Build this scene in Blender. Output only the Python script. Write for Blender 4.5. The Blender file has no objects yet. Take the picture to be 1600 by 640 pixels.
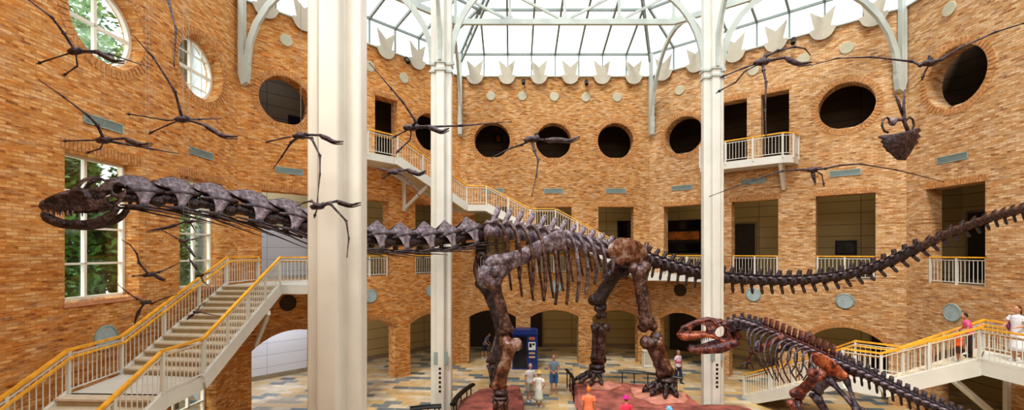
import bpy, bmesh, math, random
from mathutils import Vector, Matrix, noise
random.seed(7)
PI = math.pi
F, CX, HY, CZ = 690.0, 800.0, 393.0, 6.6      # focal length in px, principal column, horizon row, eye height
scene = bpy.context.scene
COL = scene.collection
W = {}                                          # world matrix of every object built

def V(*a): return Vector(a if len(a) > 1 else a[0])
def P(px, py, Y):                               # photo measurement -> point at depth Y
    return Vector(((px-CX)/F*Y, Y, CZ+(HY-py)/F*Y))

# ------------------------------------------------------------------ object helpers
def empty(name, loc, label, cat, group=None, rotz=0.0):
    o = bpy.data.objects.new(name, None); COL.objects.link(o)
    o.location = loc; o.rotation_euler = (0, 0, rotz)
    o.empty_display_size = 0.2
    o['label'] = label; o['category'] = cat
    if group: o['group'] = group
    W[o.name] = Matrix.Translation(Vector(loc)) @ Matrix.Rotation(rotz, 4, 'Z')
    return o
def tag(o, label=None, cat=None, group=None, kind=None):
    if label: o['label'] = label
    if cat: o['category'] = cat
    if group: o['group'] = group
    if kind: o['kind'] = kind
    return o
def attach(o, parent, world=None):
    world = world if world is not None else Matrix.Identity(4)
    if parent is not None:
        o.parent = parent
        o.matrix_parent_inverse = W[parent.name].inverted()
    o.matrix_basis = world
    W[o.name] = world.copy()
    return o
def mesh_obj(name, me, mat, parent=None, world=None):
    o = bpy.data.objects.new(name, me); COL.objects.link(o)
    if mat is not None and not me.materials: me.materials.append(mat)
    return attach(o, parent, world)

class MB:
    """collects shapes into one mesh"""
    def __init__(s): s.bm = bmesh.new()
    def poly(s, pts):
        return s.bm.faces.new([s.bm.verts.new(p) for p in pts])
    def box(s, c, size, m=None):
        c = Vector(c); hx, hy, hz = size[0]/2, size[1]/2, size[2]/2
        vs = []
        for x, y, z in ((-1,-1,-1),(1,-1,-1),(1,1,-1),(-1,1,-1),(-1,-1,1),(1,-1,1),(1,1,1),(-1,1,1)):
            p = Vector((x*hx, y*hy, z*hz))
            if m is not None: p = m @ p
            vs.append(s.bm.verts.new(p+c))
        for f in ((3,2,1,0),(4,5,6,7),(0,1,5,4),(1,2,6,5),(2,3,7,6),(3,0,4,7)):
            s.bm.faces.new([vs[i] for i in f])
        return s
    def bar(s, a, b, w, h, up=(0,0,1)):
        a, b = Vector(a), Vector(b); d = (b-a)
        L = d.length; d = d/L; up = Vector(up)
        side = d.cross(up)
        if side.length < 1e-4: side = d.cross(Vector((0,1,0)))
        side.normalize(); u = side.cross(d).normalized()
        m = Matrix((d, side, u)).transposed()
        return s.box((a+b)/2, (L, w, h), m)
    def prism(s, outline, t, m):
        """outline (x,y) list extruded 0..t along local z, transformed by 4x4 m"""
        n = len(outline)
        A = [s.bm.verts.new(m @ Vector((x, y, 0))) for x, y in outline]
        B = [s.bm.verts.new(m @ Vector((x, y, t))) for x, y in outline]
        s.bm.faces.new(A[::-1]); s.bm.faces.new(B)
        for i in range(n):
            j = (i+1) % n
            s.bm.faces.new((A[i], A[j], B[j], B[i]))
        return s
    def tube(s, pts, rad, seg=8, flat=1.0, up=(0,0,1), cap=True):
        """swept tube; rad scalar or list; flat scales the 'up' axis radius (scalar or list)"""
        pts = [Vector(p) for p in pts]; n = len(pts)
        if not isinstance(rad, (list, tuple)): rad = [rad]*n
        if not isinstance(flat, (list, tuple)): flat = [flat]*n
        rings = []; up = Vector(up); prev = None
        for i, p in enumerate(pts):
            d = (pts[min(i+1, n-1)]-pts[max(i-1, 0)])
            if d.length < 1e-9: d = Vector((0,0,1))
            d.normalize()
            if prev is None:
                side = d.cross(up)
                if side.length < 1e-3: side = d.cross(Vector((0,1,0)))
                if side.length < 1e-3: side = d.cross(Vector((1,0,0)))
            else:
                side = prev - d*prev.dot(d)
            side.normalize(); prev = side
            u = side.cross(d).normalized()
            rings.append([s.bm.verts.new(p + side*(math.cos(2*PI*k/seg)*rad[i]) + u*(math.sin(2*PI*k/seg)*rad[i]*flat[i])) for k in range(seg)])
        for a, b in zip(rings, rings[1:]):
            for k in range(seg):
                j = (k+1) % seg
                s.bm.faces.new((a[k], a[j], b[j], b[k]))
        if cap:
            s.bm.faces.new(rings[0][::-1]); s.bm.faces.new(rings[-1])
        return s
    def ball(s, c, r, m=None, u=10, v=7):
        """r scalar or 3-tuple"""
        if not isinstance(r, (list, tuple)): r = (r, r, r)
        c = Vector(c)
        def pt(i, j):
            th = PI*i/v; ph = 2*PI*j/u
            p = Vector((r[0]*math.sin(th)*math.cos(ph), r[1]*math.sin(th)*math.sin(ph), r[2]*math.cos(th)))
            if m is not None: p = m @ p
            return c+p
        top = s.bm.verts.new(pt(0, 0)); bot = s.bm.verts.new(pt(v, 0))
        rows = [[s.bm.verts.new(pt(i, j)) for j in range(u)] for i in range(1, v)]
        for j in range(u):
            k = (j+1) % u
            s.bm.faces.new((top, rows[0][j], rows[0][k]))
            for a, b in zip(rows, rows[1:]): s.bm.faces.new((a[j], b[j], b[k], a[k]))
            s.bm.faces.new((rows[-1][j], bot, rows[-1][k]))
        return s
    def lathe(s, prof, c=(0,0,0), seg=24, m=None):
        c = Vector(c); rings = []
        for r, z in prof:
            ring = []
            for k in range(seg):
                p = Vector((r*math.cos(2*PI*k/seg), r*math.sin(2*PI*k/seg), z))
                if m is not None: p = m @ p
                ring.append(s.bm.verts.new(c+p))
            rings.append(ring)
        for a, b in zip(rings, rings[1:]):
            for k in range(seg):
                j = (k+1) % seg
                s.bm.faces.new((a[k], a[j], b[j], b[k]))
        s.bm.faces.new(rings[0][::-1]); s.bm.faces.new(rings[-1])
        return s
    def sheet(s, grid, t=None):
        """grid of points (rows) -> surface; with t -> thick by duplicating along normals afterwards"""
        vs = [[s.bm.verts.new(p) for p in row] for row in grid]
        fs = []
        for a, b in zip(vs, vs[1:]):
            for k in range(len(a)-1):
                fs.append(s.bm.faces.new((a[k], a[k+1], b[k+1], b[k])))
        if t:
            bmesh.ops.solidify(s.bm, geom=fs, thickness=t)
        return s
    def rough(s, amp, scale, seed=0.0):
        s.bm.normal_update()
        off = Vector((seed*7.3, seed*3.1, seed*5.7))
        for v in s.bm.verts:
            v.co += v.normal * (noise.noise(v.co*scale+off)*amp)
        return s
    def mesh(s, name, smooth=False):
        bmesh.ops.recalc_face_normals(s.bm, faces=s.bm.faces)
        me = bpy.data.meshes.new(name); s.bm.to_mesh(me); s.bm.free()
        if smooth:
            me.polygons.foreach_set('use_smooth', [True]*len(me.polygons))
        return me
    def build(s, name, mat, parent=None, world=None, smooth=False):
        return mesh_obj(name, s.mesh(name, smooth), mat, parent, world)

def fused(mb, voxel):
    bmesh.ops.recalc_face_normals(mb.bm, faces=mb.bm.faces)
    me = bpy.data.meshes.new('tmp'); mb.bm.to_mesh(me); mb.bm.free()
    o = bpy.data.objects.new('tmp', me); COL.objects.link(o)
    md = o.modifiers.new('r', 'REMESH'); md.mode = 'VOXEL'; md.voxel_size = voxel
    sm = o.modifiers.new('s', 'SMOOTH'); sm.factor = .5; sm.iterations = 2
    dg = bpy.context.evaluated_depsgraph_get(); out = bpy.data.meshes.new_from_object(o.evaluated_get(dg))
    bpy.data.objects.remove(o); bpy.data.meshes.remove(me)
    out.polygons.foreach_set('use_smooth', [True]*len(out.polygons)); out.materials.clear()
    return out
def struct(o): o['kind'] = 'structure'; return o
def lerp(a, b, t): return a + (b-a)*t
def spline(pts, n):
    """Catmull-Rom through pts (Vectors), n samples in all"""
    pts = [Vector(p) for p in pts]
    Q = [pts[0]*2-pts[1]] + pts + [pts[-1]*2-pts[-2]]
    out = []; m = len(pts)-1
    for i in range(n):
        t = i/(n-1)*m; k = min(int(t), m-1); u = t-k
        p0, p1, p2, p3 = Q[k:k+4]
        out.append(0.5*((2*p1)+(p2-p0)*u+(2*p0-5*p1+4*p2-p3)*u*u+(3*p1-p0-3*p2+p3)*u**3))
    return out
def even(pts, n, pos=None):
    """resample by arc length; pos = list of 0..1"""
    fine = spline(pts, 400); L = [0.0]
    for a, b in zip(fine, fine[1:]): L.append(L[-1]+(b-a).length)
    out = []
    for i in range(n):
        t = (pos[i] if pos else i/(n-1))*L[-1]
        k = 0
        lo, hi = 0, len(L)-1
        while hi-lo > 1:
            mid = (lo+hi)//2
            if L[mid] <= t: lo = mid
            else: hi = mid
        u = (t-L[lo])/max(L[hi]-L[lo], 1e-9)
        out.append(fine[lo].lerp(fine[hi], min(max(u,0),1)))
    return out
def frame(x, z=(0,0,1), o=(0,0,0)):
    """4x4 with local x along x, z near z"""
    x = Vector(x).normalized(); z = Vector(z); y = z.cross(x).normalized(); z = x.cross(y).normalized()
    m = Matrix((x, y, z)).transposed().to_4x4(); m.translation = Vector(o); return m

# ------------------------------------------------------------------ materials
def newmat(name):
    m = bpy.data.materials.new(name); m.use_nodes = True
    nt = m.node_tree; b = nt.nodes['Principled BSDF']
    return m, nt, b
def N(nt, kind, **kw):
    n = nt.nodes.new(kind)
    for k, v in kw.items():
        if k in n.inputs: n.inputs[k].default_value = v
        else: setattr(n, k, v)
    return n
def ramp(nt, stops, fac=None):
    r = nt.nodes.new('ShaderNodeValToRGB')
    el = r.color_ramp.elements
    while len(el) < len(stops): el.new(0.5)
    for e, (p, c) in zip(el, stops): e.position = p; e.color = (*c, 1)
    if fac is not None: nt.links.new(fac, r.inputs['Fac'])
    return r
def mixc(nt, a, b, fac, mode='MIX'):
    m = nt.nodes.new('ShaderNodeMix'); m.data_type = 'RGBA'; m.blend_type = mode
    for sock, v in ((m.inputs[6], a), (m.inputs[7], b), (m.inputs[0], fac)):
        if isinstance(v, bpy.types.NodeSocket): nt.links.new(v, sock)
        elif isinstance(v, (tuple, list)): sock.default_value = (*v[:3], 1)
        else: sock.default_value = v
    return m.outputs[2]
def plain(name, col, rough=0.5, metal=0.0, var=0.12, scale=3.0, bump=0.0):
    m, nt, b = newmat(name)
    tc = N(nt, 'ShaderNodeTexCoord')
    nz = N(nt, 'ShaderNodeTexNoise', Scale=scale, Detail=4.0); nt.links.new(tc.outputs['Object'], nz.inputs['Vector'])
    lo = tuple(c*(1-var) for c in col); hi = tuple(min(1, c*(1+var)) for c in col)
    r = ramp(nt, [(0.3, lo), (0.7, hi)], nz.outputs['Fac'])
    nt.links.new(r.outputs['Color'], b.inputs['Base Color'])
    b.inputs['Roughness'].default_value = rough; b.inputs['Metallic'].default_value = metal
    if bump:
        bp = N(nt, 'ShaderNodeBump', Strength=bump); nt.links.new(nz.outputs['Fac'], bp.inputs['Height'])
        nt.links.new(bp.outputs['Normal'], b.inputs['Normal'])
    return m
def brick_mat(name, c_hi, c_mid, c_lo, mortar):
    m, nt, b = newmat(name)
    tc = N(nt, 'ShaderNodeTexCoord'); sp = N(nt, 'ShaderNodeSeparateXYZ')
    nt.links.new(tc.outputs['Object'], sp.inputs[0])
    ad = N(nt, 'ShaderNodeMath', operation='ADD'); nt.links.new(sp.outputs[0], ad.inputs[0]); nt.links.new(sp.outputs[2], ad.inputs[1])
    cb = N(nt, 'ShaderNodeCombineXYZ'); nt.links.new(ad.outputs[0], cb.inputs[0]); nt.links.new(sp.outputs[1], cb.inputs[1])
    def bt(w, h, c1, c2, mo):
        t = N(nt, 'ShaderNodeTexBrick'); t.offset = 0.5
        t.inputs['Scale'].default_value = 1.0; t.inputs['Brick Width'].default_value = w; t.inputs['Row Height'].default_value = h
        t.inputs['Mortar Size'].default_value = 0.011; t.inputs['Mortar Smooth'].default_value = 0.3
        t.inputs['Color1'].default_value = (*c1, 1); t.inputs['Color2'].default_value = (*c2, 1); t.inputs['Mortar'].default_value = (*mo, 1)
        nt.links.new(cb.outputs[0], t.inputs['Vector']); return t
    t1 = bt(0.25, 0.082, (0,0,0), (1,1,1), (0.5,0.5,0.5))
    mp = N(nt, 'ShaderNodeMapping'); mp.inputs['Scale'].default_value = (1.7, 9.5, 1); nt.links.new(cb.outputs[0], mp.inputs[0])
    n1 = N(nt, 'ShaderNodeTexNoise', Scale=1.5, Detail=8.0, Roughness=0.78); nt.links.new(mp.outputs[0], n1.inputs['Vector'])
    n2 = N(nt, 'ShaderNodeTexNoise', Scale=0.30, Detail=3.0); nt.links.new(cb.outputs[0], n2.inputs['Vector'])
    f = N(nt, 'ShaderNodeMath', operation='MULTIPLY_ADD'); nt.links.new(t1.outputs['Color'], f.inputs[0]); f.inputs[1].default_value = 0.34
    n1s = N(nt, 'ShaderNodeMapRange'); n1s.inputs[1].default_value = 0.25; n1s.inputs[2].default_value = 0.75; n1s.inputs[3].default_value = 0.08; n1s.inputs[4].default_value = 0.92
    nt.links.new(n1.outputs['Fac'], n1s.inputs[0]); nt.links.new(n1s.outputs[0], f.inputs[2])
    f2 = N(nt, 'ShaderNodeMath', operation='MULTIPLY_ADD'); nt.links.new(n2.outputs['Fac'], f2.inputs[0]); f2.inputs[1].default_value = 0.22
    nt.links.new(f.outputs[0], f2.inputs[2])
    dk = tuple(c*.42 for c in c_lo)
    r = ramp(nt, [(0.40, dk), (0.55, c_lo), (0.70, c_mid), (0.80, c_mid), (0.97, c_hi)], f2.outputs[0])
    mp3 = N(nt, 'ShaderNodeMapping'); mp3.inputs['Scale'].default_value = (1.3, 5.5, 1); mp3.inputs['Location'].default_value = (7.3, 3.1, 0); nt.links.new(cb.outputs[0], mp3.inputs[0])
    n3 = N(nt, 'ShaderNodeTexNoise', Scale=1.0, Detail=7.0, Roughness=0.75); nt.links.new(mp3.outputs[0], n3.inputs['Vector'])
    pal = tuple(min(1, lerp(a_, b_, .55)) for a_, b_ in zip(c_hi, (0.62,0.55,0.44))); org = (min(1,c_mid[0]*1.35), c_mid[1]*1.0, c_mid[2]*.55)
    g1 = N(nt, 'ShaderNodeMapRange'); g1.inputs[1].default_value = 0.50; g1.inputs[2].default_value = 0.30; g1.inputs[3].default_value = 0.0; g1.inputs[4].default_value = 0.75; nt.links.new(n3.outputs['Fac'], g1.inputs[0])
    g2 = N(nt, 'ShaderNodeMapRange'); g2.inputs[1].default_value = 0.53; g2.inputs[2].default_value = 0.72; g2.inputs[3].default_value = 0.0; g2.inputs[4].default_value = 0.8; nt.links.new(n3.outputs['Fac'], g2.inputs[0])
    rc = mixc(nt, mixc(nt, r.outputs['Color'], pal, g1.outputs[0]), org, g2.outputs[0])
    mf = N(nt, 'ShaderNodeMath', operation='MULTIPLY'); nt.links.new(t1.outputs['Fac'], mf.inputs[0]); mf.inputs[1].default_value = 0.7
    col = mixc(nt, rc, mortar, mf.outputs[0])
    nt.links.new(col, b.inputs['Base Color']); b.inputs['Roughness'].default_value = 0.85
    bp = N(nt, 'ShaderNodeBump', Strength=0.35, Distance=0.02); nt.links.new(f2.outputs[0], bp.inputs['Height'])
    nt.links.new(bp.outputs['Normal'], b.inputs['Normal'])
    return m
def bone_mat(name, dark, mid, light, scale=3.0):
    m, nt, b = newmat(name)
    tc = N(nt, 'ShaderNodeTexCoord')
    n1 = N(nt, 'ShaderNodeTexNoise', Scale=scale*1.6, Detail=8.0, Roughness=0.7); nt.links.new(tc.outputs['Object'], n1.inputs['Vector'])
    n2 = N(nt, 'ShaderNodeTexNoise', Scale=scale*5, Detail=5.0); nt.links.new(tc.outputs['Object'], n2.inputs['Vector'])
    geo = N(nt, 'ShaderNodeNewGeometry')
    r = ramp(nt, [(0.38, dark), (0.49, mid), (0.62, light)], n1.outputs['Fac'])
    c2 = mixc(nt, r.outputs['Color'], (0.32, 0.30, 0.28), n2.outputs['Fac'], 'OVERLAY')
    nt.links.new(c2, b.inputs['Base Color'])
    b.inputs['Roughness'].default_value = 0.36
    b.inputs['Specular IOR Level'].default_value = 0.7; b.inputs['Specular Tint'].default_value = (0.80,0.82,1.0,1)
    bp = N(nt, 'ShaderNodeBump', Strength=0.8, Distance=0.04); nt.links.new(n2.outputs['Fac'], bp.inputs['Height'])
    nt.links.new(bp.outputs['Normal'], b.inputs['Normal'])
    return m
def glass_mat(name, tint, refl=0.08, alpha=0.0):
    m, nt, b = newmat(name)
    nt.nodes.remove(b); out = nt.nodes['Material Output']
    tr = N(nt, 'ShaderNodeBsdfTransparent'); tr.inputs[0].default_value = (*tint, 1)
    gl = N(nt, 'ShaderNodeBsdfGlossy', Roughness=0.05); gl.inputs[0].default_value = (1,1,1,1)
    mx = N(nt, 'ShaderNodeMixShader'); mx.inputs[0].default_value = refl
    nt.links.new(tr.outputs[0], mx.inputs[1]); nt.links.new(gl.outputs[0], mx.inputs[2])
    nt.links.new(mx.outputs[0], out.inputs[0]); return m
def floor_mat(name):
    m, nt, b = newmat(name)
    tc = N(nt, 'ShaderNodeTexCoord')
    mp = N(nt, 'ShaderNodeMapping'); mp.inputs['Rotation'].default_value = (0, 0, math.radians(6)); nt.links.new(tc.outputs['Object'], mp.inputs[0])
    def cell(w, h):
        t = N(nt, 'ShaderNodeTexBrick'); t.offset = 0.5
        t.inputs['Scale'].default_value = 1.0; t.inputs['Brick Width'].default_value = w; t.inputs['Row Height'].default_value = h
        t.inputs['Mortar Size'].default_value = 0.012; t.inputs['Color1'].default_value = (0,0,0,1); t.inputs['Color2'].default_value = (1,1,1,1)
        t.inputs['Mortar'].default_value = (0.5,0.5,0.5,1); nt.links.new(mp.outputs[0], t.inputs['Vector']); return t
    a = cell(0.80, 0.42)
    r = ramp(nt, [(0.0, (0.12,0.15,0.17)), (0.16, (0.22,0.25,0.26)), (0.26, (0.56,0.40,0.20)), (0.55, (0.62,0.44,0.22)), (0.7, (0.60,0.50,0.36)), (0.86, (0.70,0.60,0.45)), (1.0, (0.36,0.31,0.25))], a.outputs['Color'])
    n = N(nt, 'ShaderNodeTexNoise', Scale=2.5, Detail=6.0); nt.links.new(tc.outputs['Object'], n.inputs['Vector'])
    c = mixc(nt, r.outputs['Color'], ramp(nt, [(0.3,(0.6,0.55,0.5)),(0.65,(1.0,1.0,1.0))], n.outputs['Fac']).outputs['Color'], 0.6, 'MULTIPLY')
    c = mixc(nt, c, (0.42,0.38,0.31), a.outputs['Fac'])
    nt.links.new(c, b.inputs['Base Color']); b.inputs['Roughness'].default_value = 0.38
    return m
def panel_mat(name, col, line, rowh=0.62, w=2.4):
    m, nt, b = newmat(name)
    tc = N(nt, 'ShaderNodeTexCoord'); sp = N(nt, 'ShaderNodeSeparateXYZ'); nt.links.new(tc.outputs['Object'], sp.inputs[0])
    cb = N(nt, 'ShaderNodeCombineXYZ'); nt.links.new(sp.outputs[0], cb.inputs[0]); nt.links.new(sp.outputs[1], cb.inputs[1])
    t = N(nt, 'ShaderNodeTexBrick'); t.offset = 0.0
    t.inputs['Scale'].default_value = 1.0; t.inputs['Brick Width'].default_value = w; t.inputs['Row Height'].default_value = rowh
    t.inputs['Mortar Size'].default_value = 0.018
    t.inputs['Color1'].default_value = (*col, 1); t.inputs['Color2'].default_value = (*[c*0.93 for c in col], 1); t.inputs['Mortar'].default_value = (*line, 1)
    nt.links.new(cb.outputs[0], t.inputs['Vector']); nt.links.new(t.outputs['Color'], b.inputs['Base Color'])
    b.inputs['Roughness'].default_value = 0.6; return m

M = {}
M['brick'] = brick_mat('brick', (0.70,0.45,0.23), (0.46,0.228,0.068), (0.20,0.062,0.016), (0.34,0.19,0.08))
M['brick_left'] = brick_mat('brick_warm', (0.78,0.47,0.20), (0.57,0.245,0.055), (0.27,0.068,0.012), (0.42,0.21,0.07))
M['brick_right'] = brick_mat('brick_pale', (0.76,0.54,0.33), (0.52,0.285,0.115), (0.24,0.085,0.028), (0.40,0.25,0.13))
M['voussoir'] = plain('voussoir_brick', (0.50,0.25,0.095), 0.85, 0, 0.35, 9.0)
M['floor'] = floor_mat('slate_floor')
M['panel'] = panel_mat('cream_panel', (0.52,0.42,0.22), (0.20,0.15,0.08))
M['panel_cool_lit'] = panel_mat('pale_lit_panel', (0.66,0.68,0.72), (0.45,0.47,0.5))  # cool pale copy of the panel, with window light put into its colour
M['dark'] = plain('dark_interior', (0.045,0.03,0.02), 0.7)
M['ceil_dark'] = plain('soffit', (0.30,0.25,0.17), 0.8)
M['white'] = plain('cream_white_paint', (0.70,0.70,0.65), 0.4, 0, 0.05, 1.5)
M['steel'] = plain('pale_green_white_steel', (0.50,0.55,0.52), 0.4, 0, 0.05, 1.5)
M['steel_backlit'] = plain('roof_bar_backlit', (0.24,0.29,0.28), 0.45, 0, 0.06, 1.5)  # darker copy of the steel; the backlit look is put into the colour
M['wood'] = plain('honey_wood_handrail', (0.86,0.44,0.05), 0.35, 0, 0.2, 6.0)
M['frame'] = plain('window_frame_paint', (0.78,0.76,0.68), 0.4, 0, 0.04)
M['sill'] = plain('terracotta_sill', (0.62,0.30,0.16), 0.8, 0, 0.2, 8)
M['crown'] = plain('cream_acoustic_board', (0.50,0.46,0.38), 0.7, 0, 0.05)
M['disc'] = plain('cream_disc', (0.50,0.47,0.35), 0.7, 0, 0.05)
M['vent'] = plain('grey_green_grille', (0.30,0.40,0.40), 0.5, 0.2, 0.1)
M['black'] = plain('black_metal', (0.012,0.012,0.013), 0.4, 0.3)
M['glass'] = glass_mat('window_glass', (0.93,0.97,0.96), 0.06)
M['roofglass'] = glass_mat('roof_glass', (0.96,0.98,0.98), 0.03)
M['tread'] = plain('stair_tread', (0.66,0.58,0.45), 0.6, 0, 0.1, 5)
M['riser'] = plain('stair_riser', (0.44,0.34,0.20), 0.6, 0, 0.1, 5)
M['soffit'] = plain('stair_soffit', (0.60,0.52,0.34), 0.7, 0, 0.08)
# ------------------------------------------------------------------ the octagonal brick hall
A, B = Vector((-3.05,26.1,0)), Vector((8.15,26.1,0))
Lc, Cc = Vector((-11.2,18.0,0)), Vector((16.7,18.7,0))
Ls, Rs = Vector((-11.33,6.6,0)), Vector((16.9,6.6,0))
WT = 0.65; TOP = 16.9; F2 = 5.35; F3 = 11.15
class Facet:
    def __init__(s, p0, p1):
        s.p0 = p0; d = p1-p0; s.L = d.length; s.u = d.normalized()
        s.n = s.u.cross(Vector((0,0,1))).normalized()       # towards the hall
        m = Matrix((s.u, Vector((0,0,1)), s.n)).transposed().to_4x4(); m.translation = p0; s.m = m
    def uv(s, px, py=HY, d=0.0):
        k = (px-CX)/F; o = s.p0 + s.n*d
        t = (k*o.y-o.x)/(s.u.x-k*s.u.y)
        q = o+s.u*t
        return t, CZ+(HY-py)/F*q.y
    def u_(s, px, d=0.0): return s.uv(px, HY, d)[0]
    def pt(s, u, v, d=0.0): return s.p0+s.u*u+Vector((0,0,v))+s.n*d
FR, DL, DR, SL, SR = Facet(A,B), Facet(Lc,A), Facet(B,Cc), Facet(Ls,Lc), Facet(Cc,Rs)

def circ(u, v, r, n=40, flat=0.0):
    """ring outline; flat cuts a chord at the bottom"""
    out = []
    for i in range(n):
        a = 2*PI*i/n; y = math.sin(a)*r
        out.append((u+math.cos(a)*r, v+max(y, -r*(1-flat))))
    return out
def rect(u0, v0, u1, v1): return [(u0,v0),(u1,v0),(u1,v1),(u0,v1)]
def arch_pts(u0, u1, sp, ap, n=14):
    w = (u1-u0)/2; h = ap-sp; R = (w*w+h*h)/(2*h); cu, cv = (u0+u1)/2, ap-R
    a0 = math.asin(min(1, w/R))
    return [(cu+R*math.sin(-a0+2*a0*i/n), cv+R*math.cos(-a0+2*a0*i/n)) for i in range(n+1)]
def wall_mesh(name, outline, holes, t):
    cu = bpy.data.curves.new(name, 'CURVE'); cu.dimensions = '2D'; cu.fill_mode = 'BOTH'; cu.extrude = t/2
    for loop in [outline]+holes:
        sp = cu.splines.new('POLY'); sp.points.add(len(loop)-1); sp.use_cyclic_u = True
        for p, (x, y) in zip(sp.points, loop): p.co = (x, y, 0, 1)
    o = bpy.data.objects.new(name, cu); COL.objects.link(o)
    dg = bpy.context.evaluated_depsgraph_get()
    me = bpy.data.meshes.new_from_object(o.evaluated_get(dg))
    bpy.data.objects.remove(o); bpy.data.curves.remove(cu)
    me.name = name; me.materials.clear()
    me.transform(Matrix.Translation((0,0,-t/2)))
    bm = bmesh.new(); bm.from_mesh(me); bmesh.ops.remove_doubles(bm, verts=bm.verts, dist=1e-5)
    bmesh.ops.recalc_face_normals(bm, faces=bm.faces); bm.to_mesh(me); bm.free()
    me.polygons.foreach_set('use_smooth', [False]*len(me.polygons))
    return me
def wall(name, fc, arches, holes, mat, top=TOP):
    out = [(0,0)]
    for u0, u1, sp, ap in arches:
        out += [(u0,0)] + arch_pts(u0, u1, sp, ap) + [(u1,0)]
    out += [(fc.L,0),(fc.L,top),(0,top)]
    return struct(mesh_obj(name, wall_mesh(name, out, holes, WT), mat, None, fc.m))
trim_no = [0]
def trim(mb, mat, fc):
    trim_no[0] += 1
    return struct(mb.build('trim_%d' % trim_no[0], mat, None, fc.m))
def ring_trim(fc, u, v, r, w=0.27):
    mb = MB(); n = 54
    for i in range(n):
        a = 2*PI*i/n
        m = Matrix.Rotation(a, 3, 'Z')
        c = Vector((u+math.cos(a)*(r+w/2+0.012), v+math.sin(a)*(r+w/2+0.012), 0.006))
        mb.box(c, (w-0.02, 2*PI*r/n*0.72, 0.03), m)
    trim(mb, M['voussoir'], fc)
def lintel_trim(fc, u0, u1, v, h=0.26):
    mb = MB(); u0 -= 0.12; u1 += 0.12; n = max(4, int((u1-u0)/0.105))
    for i in range(n):
        mb.box((u0+(i+0.5)*(u1-u0)/n, v+h/2+0.012, 0.006), ((u1-u0)/n*0.7, h, 0.03))
    trim(mb, M['voussoir'], fc)
def arch_trim(fc, u0, u1, sp, ap, w=0.27):
    mb = MB(); pts = arch_pts(u0, u1, sp, ap, 40); h = ap-sp; hw = (u1-u0)/2; R = (hw*hw+h*h)/(2*h); c0 = Vector(((u0+u1)/2, ap-R, 0))
    for p, q in zip(pts, pts[1:]):
        c = Vector(((p[0]+q[0])/2, (p[1]+q[1])/2, 0.006)); d = (c-c0); d.z = 0; d.normalize()
        a = math.atan2(d.y, d.x); step = math.hypot(q[0]-p[0], q[1]-p[1])
        mb.box(c+d*(w/2+0.012), (w, step*0.72, 0.03), Matrix.Rotation(a, 3, 'Z'))
    trim(mb, M['voussoir'], fc)

OPEN = {}       # openings by facet: list of dicts
def bay(fc, key, circles, rects, arches, mat, name):
    holes = []
    for (u, v, r) in circles: holes.append(circ(u, v, r, 44, 0.05)); ring_trim(fc, u, v, r)
    for (u0, v0, u1, v1) in rects:
        holes.append(rect(u0, v0, u1, v1)); lintel_trim(fc, u0, u1, v1)
    for a in arches: arch_trim(fc, *a)
    OPEN[key] = dict(circles=circles, rects=rects, arches=arches)
    wall(name, fc, arches, holes, mat)
R1 = 1.05
# front wall
cs = [(*FR.uv(x, y), R1) for x, y in ((769,219),(865,220),(962,220))]
rs = [(FR.u_(a), F2, FR.u_(b), FR.uv(a, 323)[1]) for a, b in ((742,797),(838,893),(935,990))]
ar = [(FR.u_(a), FR.u_(b), 2.75, 3.15) for a, b in ((733,806),(829,904),(926,997))]
bay(FR, 'F', cs, rs, ar, M['brick'], 'wall_front')
# right diagonal wall
cs = [(*DR.uv(1068,211), R1), (*DR.uv(1322,165), R1)]
rs = [(DR.u_(1037), F2, DR.u_(1098), 9.2), (DR.u_(1143), F2, DR.u_(1216), 9.2), (DR.u_(1274.5), F2, DR.u_(1368), 9.2),
      (DR.u_(1126), F3, DR.u_(1167), 14.5), (DR.u_(1189), F3, DR.u_(1233), 14.5)]
ar = [(DR.u_(1031), DR.u_(1099), 2.7, 3.15), (DR.u_(1139), DR.u_(1216), 2.7, 3.15), (DR.u_(1262), DR.u_(1388), 2.45, 3.15)]
bay(DR, 'DR', cs, rs, ar, M['brick_right'], 'wall_diagonal_right')
# left diagonal wall
cs = [(*DL.uv(446,157), R1), (*DL.uv(674,207), R1)]
rs = [(DL.u_(409), F2, DL.u_(498), 9.2), (DL.u_(548), F2, DL.u_(608), 9.2), (DL.u_(649), F2, DL.u_(703), 9.2),
      (DL.u_(586), F3, DL.u_(621), 14.5)]
ar = [(DL.u_(393), DL.u_(519), 2.45, 3.15), (DL.u_(545), DL.u_(617), 2.7, 3.15), (DL.u_(641), DL.u_(707), 2.7, 3.15)]
bay(DL, 'DL', cs, rs, ar, M['brick_left'], 'wall_diagonal_left')
# right side wall
cs = [(*SR.uv(1492,120), 1.13)]
rs = [(SR.u_(1447), F2, SR.u_(1539.5), 9.1)]
bay(SR, 'SR', cs, rs, [(SR.u_(1457), SR.u_(1575), 2.35, 3.0)], M['brick_right'], 'wall_right')
# left side wall (outside wall with windows)
cs = [(*SL.uv(172,40), 1.15), (*SL.uv(316,108), 1.12)]
rs = [(SL.u_(101), F2-0.05, SL.u_(217), 9.2), (SL.u_(281), F2-0.05, SL.u_(347), 9.2), (SL.u_(268), 0.0+0.05, SL.u_(338), 2.9)]
bay(SL, 'SL', cs, rs, [], M['brick_left'], 'wall_left')

# floor
mb = MB(); mb.box((2.7, 15.5, -0.15), (44, 46, 0.3)); struct(mb.build('floor', M['floor']))

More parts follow.
